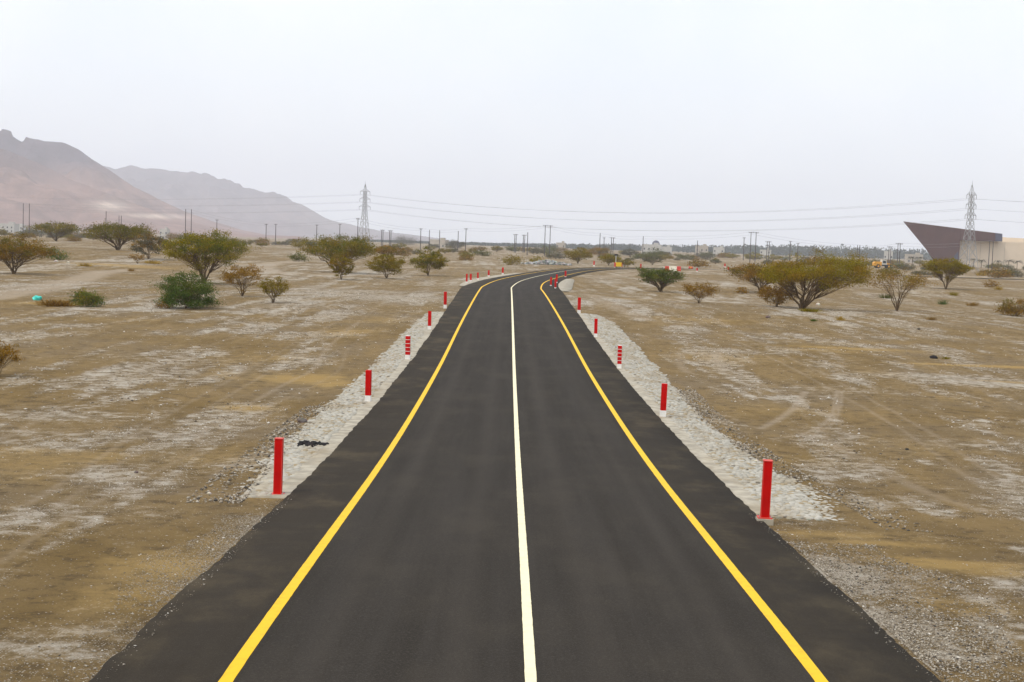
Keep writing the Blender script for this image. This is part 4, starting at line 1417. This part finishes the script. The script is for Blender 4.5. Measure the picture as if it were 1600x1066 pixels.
pole(854.5, 352, 700, 'tall twin poles with crossbar above the road bend', 8, True, 6)
pole(936.5, 364.5, 760, 'single pole right of the spreading acacia at the bend', 0, False, 7)
pole(943, 371, 920, 'thin pole in the row right of the bend', 0, True)
pole(956, 371, 900, 'small twin poles in the row right of the bend', 3, True)
pole(1004, 369.5, 720, 'dark pole left of the far white house', 0, False, 8)
pole(1089, 376, 800, 'pole above the far cream house', 0, False)
pole(1161.5, 371, 860, 'slim grey pole left of the big twin poles', 0, True)
pole(1176, 362.5, 640, 'big twin poles with crossbar right of the bend', 8, True, 9)
pole(1199.5, 377, 800, 'small twin poles right of the big twin poles', 3.2, True)
pole(1234, 377, 860, 'thin pole above the biggest acacia', 0, True)
pole(1246, 380, 900, 'second thin pole above the biggest acacia', 0, True)
pole(1341, 383, 720, 'twin poles right of the biggest acacia', 3.6, False, 10)
pole(1390, 385, 820, 'twin poles above the yellow machine', 3, True)
pole(1404, 380, 640, 'twin poles right of the yellow machine', 3.4, True, 11)
pole(1548, 376, 560, 'dark twin poles in front of the pale building wall', 5.5, False, 12)
PN = ['leftmost twin poles', 'poles by fan acacia', 'thin pole left of pylon', 'dark pole beside pylon', 'pole above compact acacia', 'dark pole above road line',
      'tall twin poles at bend', 'pole right of bend', 'pole left of domed house', 'big twin poles', 'poles right of biggest acacia', 'poles right of loader', 'poles by pale wall']
ks = sorted(POLE_TOPS)
for n_, (a, b_) in enumerate(zip(ks[:-1], ks[1:])):
    for dz in (0.05, -1.2):
        p, q = POLE_TOPS[a], POLE_TOPS[b_]
        cable((p[0], p[1], p[2] + dz), (q[0], q[1], q[2] + dz), 1.0, .03, '%s wire from %s to %s' % ('upper' if dz > 0 else 'lower', PN[a], PN[b_]), 'thin wires between the wooden poles', 'pole_wire', 12)

# ------------------------------------------------------------------ wedge building
def at_px(px, py, Y):
    a, e = ray(px, py)
    return a * Y, CAMZ + e * Y


YB = 880
bx, _, bz = at_dist(1490, YB)
bld = empty('wedge_building', (bx, YB, bz)); tag(bld, 'brown wedge shaped building with a sharp raised prow and pale wing', 'building')
L = lambda px, py: (at_px(px, py, YB)[0] - bx, at_px(px, py, YB)[1] - bz)
apex, p2, p3, p4, p5, p6 = L(1411, 346), L(1566, 365.5), L(1566, 377.5), L(1500.5, 375), L(1497, 425), L(1476, 425)
mb = MB()
fr_ = [apex, L(1500.8, 357.3), p4, p5, p6]
bk_ = [(apex[0] + 9, apex[1] - 1.5), (fr_[1][0], fr_[1][1] - .6), p4, p5, (p6[0] + 2, p6[1])]
mb.add([(x_, 0, z_) for x_, z_ in fr_] + [(x_, 16, z_) for x_, z_ in bk_], [(4, 3, 2, 1, 0), (5, 6, 7, 8, 9)] + [(k_, (k_ + 1) % 5, 5 + (k_ + 1) % 5, 5 + k_) for k_ in range(5)])
mb.build('wedge_tower', M['corten'], bld)
mb = MB().prism([L(1500.9, 357.5), L(1555, 364.1), L(1555, 377.1), L(1500.9, 375.2)], 'y', .05, 15.9); mb.build('roof_beam', M['corten'], bld)
mb = MB().prism([L(1555.1, 364.1), p2, p3, L(1555.1, 377.1)], 'y', -.15, 16.05); mb.build('beam_end', M['slate'], bld)
mb = MB().prism([L(1490, 401), L(1497, 393), L(1497, 425), L(1484, 425)], 'y', -.2, .0); mb.build('bluish_panel', M['slate'], bld)  # flat slate blue panel on the foot of the wedge
# raised panel seams on the cladding
mb = MB()
for f in np.linspace(.12, .9, 9):
    a = (apex[0] + (p4[0] - apex[0]) * f, apex[1] + (L(1500.8, 357.3)[1] - apex[1]) * f)
    b_ = (apex[0] + (p6[0] - apex[0]) * min(1, f * 1.25), apex[1] + (p6[1] - apex[1]) * min(1, f * 1.25))
    mb.bar((a[0], -.02, a[1] - .1), (b_[0] + .3, -.02, b_[1]), .05)
mb.build('cladding_seam', M['corten'], bld)
mb = MB().prism([L(1501.2, 375.5), L(1566, 377.8), L(1640, 380), L(1640, 430), L(1501.2, 425)], 'y', 6, 30); mb.build('pale_wall', M['sandstone'], bld)
mb = MB().prism([L(1540, 376.9), L(1567, 368), L(1600, 371), L(1700, 376), L(1700, 384)], 'y', 30.2, 60); mb.build('sloping_roof', M['sandstone'], bld)
for px in (1536, 1574):
    x0 = L(px, 400)[0]
    MB().box(x0, x0 + .12, 5.9, 6.0, 0, L(px, 376.5)[1] - .8).build('wall_joint', M['concrete'], bld)


def palm(px, Y, h, label):
    X, Y, Z = at_dist(px, Y)
    t = empty('palm_tree', (X, Y, Z)); tag(t, label, 'palm tree', 'young palms by the wedge building')
    MB().bar((0, 0, -.1), (0, 0, h * .62), .22, .16, 7).build('trunk', M['wood_bark'], t)
    r = np.random.default_rng(int(px)); V, F = [], []
    for k in range(26):
        a = r.uniform(0, 6.28); up = r.uniform(.1, 1.2); Lr = h * .48
        pts = []
        for j in range(5):
            s_ = j / 4
            pts.append(np.array([math.cos(a) * Lr * s_, math.sin(a) * Lr * s_, h * .6 + Lr * (up * s_ - 1.15 * s_ * s_ * (.4 + up * .5))]))
        sd_v = np.array([-math.sin(a), math.cos(a), 0]) * .26
        for j in range(4):
            b_ = len(V); w0 = 1 - .2 * j; w1 = 1 - .2 * (j + 1)
            V += [pts[j] - sd_v * w0, pts[j] + sd_v * w0, pts[j + 1] + sd_v * w1 + [0, 0, -.1], pts[j + 1] - sd_v * w1]
            F.append((b_, b_ + 1, b_ + 2, b_ + 3))
    c_ = np.array(LEAF['grey'])[r.integers(3, size=len(V))]
    link('crown', mesh_np('crown', np.array(V), np.array(F), M['leaf'], False, c_), t)


for px, Y, h, lab in ((1522, 800, 7.5, 'young palm just right of the right pylon foot'), (1534, 790, 6.8, 'second palm right of the right pylon'), (1560, 780, 6.5, 'palm right of the dark twin poles'),
                      (1577, 800, 7.5, 'palm second from the right edge'), (1590, 790, 7, 'palm nearest the right edge'), (1438, 820, 7.5, 'palm left of the wedge building'), (1426, 830, 7.5, 'palm farther left of the wedge building')):
    palm(px, Y, h, lab)

# ------------------------------------------------------------------ far houses
def house(px, Y, w, h, mat, label, dome_=False):
    X, Y, Z = at_dist(px, Y)
    t = empty('house', (X, Y, Z), random.uniform(-.3, .3)); tag(t, label, 'house', 'far pale houses')
    d = w * .7
    MB().box(-w / 2, w / 2, -d / 2, d / 2, -1, h).build('wall', mat, t)
    mb = MB()
    for x0, x1, y0, y1 in ((-w / 2 - .1, w / 2 + .1, -d / 2 - .1, -d / 2 + .25), (-w / 2 - .1, w / 2 + .1, d / 2 - .25, d / 2 + .1), (-w / 2 - .1, -w / 2 + .25, -d / 2 + .26, d / 2 - .26), (w / 2 - .25, w / 2 + .1, -d / 2 + .26, d / 2 - .26)):
        mb.box(x0, x1, y0, y1, h + .003, h + .7)
    mb.build('parapet', mat, t)
    n = max(2, int(w / 3.5))
    for st in range(max(1, int(h // 3.2))):
        for x in np.linspace(-w * .36, w * .36, n):
            MB().box(x - .55, x + .55, -d / 2 - .06, -d / 2 - .003, 1 + st * 3.2, 2.4 + st * 3.2).build('window', M['glass'], t)
    MB().box(-.5, .5, -d / 2 - .08, -d / 2 - .003, 0, 2.1).build('door', M['wood'], t)
    MB().box(w * .1, w * .35, -d * .2, d * .2, h + .003, h + 2.2).build('roof_room', mat, t)
    if dome_:
        import bmesh
        bm = bmesh.new(); bmesh.ops.create_uvsphere(bm, u_segments=20, v_segments=10, radius=3.2)
        me = bpy.data.meshes.new('dome'); bm.to_mesh(me); bm.free(); me.materials.append(M['slate'])
        link('dome', me, t, (w * .2, d * .1, h + 1))


house(12, 1250, 16, 7.5, M['whitewall'], 'white house at the far left below the mountain')
house(30, 1300, 12, 6.5, M['whitewall'], 'smaller white house right of the far left one')
house(62, 1350, 14, 7, M['whitewall'], 'low white house behind the flat acacia')
house(115, 1250, 8, 6, M['whitewall'], 'little white house right of the low flat acacia')
house(257, 1150, 6.5, 7.5, M['whitewall'], 'small white block left of the fan shaped acacia')
house(1018, 1200, 16, 8, M['whitewall'], 'far white house with dome on the horizon', True)
house(1040, 1220, 10, 6, M['whitewall'], 'smaller white house right of the domed one')
house(1096, 1250, 11, 8, M['creamwall'], 'far cream house under a single pole')
house(1123, 1250, 9, 7.5, M['whitewall'], 'white house between cream house and big twin poles')
house(1196, 1250, 9, 6.5, M['whitewall'], 'white house just right of the big twin poles')
house(876, 1350, 8, 7.5, M['creamwall'], 'pale small house right of the tall twin poles')
house(1388, 1200, 7, 9, M['whitewall'], 'white building above the yellow machine')
house(1428, 1250, 14, 7, M['creamwall'], 'low pale house left of the wedge building')
house(686, 1150, 13, 6, M['creamwall'], 'low pale house left of the dark single pole')

# ------------------------------------------------------------------ machine, traffic box, barriers
X, Y, Z = at_dist(1380, 600)
ld = empty('wheel_loader', (X, Y, Z), rad(6)); tag(ld, 'yellow wheel loader with white cab parked on the right plain', 'loader')
MB().prism([(-4.2, 1.0), (-4.2, 2.3), (-3.6, 2.75), (-.9, 2.75), (-.9, 1.0)], 'y', -1.2, 1.2).build('engine_hood', M['machine'], ld, .06)
MB().box(-.85, 3.4, -1.0, 1.0, .95, 1.55).build('chassis', M['black'], ld)
MB().prism([(-.85, 1.56), (-.75, 3.6), (1.1, 3.6), (1.45, 1.56)], 'y', -.95, .95).build('cab', M['cabwhite'], ld, .05)
MB().prism([(-.4, 2.1), (-.35, 3.3), (.85, 3.3), (1.1, 2.1)], 'y', -.98, -.953).build('cab_window', M['glass'], ld)
MB().prism([(1.5, 1.56), (1.5, 2.3), (3.6, 1.9), (3.6, 1.56)], 'y', -.8, .8).build('front_frame', M['machine'], ld, .04)
for sy in (-1, 1):
    mb = MB().bar((1.6, sy * .7, 2.1), (4.2, sy * .7, 1.6), .18, .15); mb.bar((4.2, sy * .7, 1.6), (5.6, sy * .7, .7), .16, .14); mb.build('lift_arm', M['machine'], ld)
    for x in (-2.4, 2.2):
        w_ = MB(); w_.bar((x, sy * .9, .85), (x, sy * 1.5, .85), .88, n=20); w = w_.build('wheel', M['black'], ld)
        MB().bar((x, sy * 1.4, .85), (x, sy * 1.53, .85), .42, n=14).build('rim', M['machine'], w)
MB().prism([(5.3, .15), (5.3, 1.5), (5.6, 1.5), (5.9, .6), (6.8, .2), (6.8, .1)], 'y', -1.5, 1.5).build('bucket', M['machine'], ld)

X, Y, Z = gpt(966, 420)
sg = empty('traffic_light_trailer', (X, Y, Z), rad(10)); tag(sg, 'yellow box trailer with a white signal mast beside the bend', 'signal trailer')
MB().box(-.75, .75, -.4, .4, .55, 1.6).build('body', M['sign_yellow'], sg, .04)
for x in (-.84, .84):
    MB().box(x - .08, x + .08, -.42, .42, .4, 1.5).build('side_panel', M['barrier_red'], sg, .02)
for x in (-.5, .5):
    MB().bar((x, 0, -.1), (x, 0, .56), .07).build('leg', M['black'], sg)
MB().bar((-.7, 0, 1.6), (-.7, 0, 3.4), .07).build('mast', M['postwhite'], sg)
MB().box(-1.15, -.25, -.12, .12, 3.3, 3.7).build('signal_head', M['black'], sg, .03)

for px, mk, lab in ((1042, 'barrier_red', 'red plastic road barrier left of the white one'), (1051, 'barrier_white', 'cream white plastic road barrier between two red ones'), (1060.5, 'barrier_red', 'faded red plastic road barrier right of the white one')):
    X, Y, Z = gpt(px, 424.0)
    w = (12.0 if mk == 'barrier_white' else 6.2) * Y / FPX / 2
    t = empty('road_barrier', (X, Y, Z)); tag(t, lab, 'barrier', 'plastic road barriers')
    MB().prism([(-.32, 0), (-.32, .25), (-.14, .5), (-.10, 1.2), (.10, 1.2), (.14, .5), (.32, .25), (.32, 0)], 'x', -w, w).build('body', M[mk], t, .015)
    for x in (-w * .5, w * .5):
        MB().box(x - .12, x + .12, -.34, -.325, .02, .14).build('fork_slot', M['black'], t)
X, Y, Z = gpt(1079, 421)
t = empty('barrel_barrier', (X, Y, Z)); tag(t, 'small orange red barrier tipped over near the pale patch', 'barrier')
MB().bar((-.5, 0, .42), (.55, .1, .38), .40, .36, 14).build('barrel', M['barrier_red'], t)
MB().bar((-.15, .03, .41), (.12, .06, .4), .415, .41, 14).build('reflective_band', M['machine'], t)

# ------------------------------------------------------------------ haze over the whole plain
hz = MB().box(-11600, 11600, -11600, 11600, -9, 470).build('haze', None)
tag(hz, 'dusty haze over the plain', kind='stuff')
m = bpy.data.materials.new('haze_air'); m.use_nodes = True
nt = m.node_tree; nt.nodes.clear()
pv = nt.nodes.new('ShaderNodeVolumePrincipled')
pv.inputs['Color'].default_value = (.885, .92, 1.0, 1)
pv.inputs['Density'].default_value = 0.00014
pv.inputs['Anisotropy'].default_value = 0.0
mo = nt.nodes.new('ShaderNodeOutputMaterial'); nt.links.new(pv.outputs[0], mo.inputs['Volume'])
hz.data.materials.append(m)
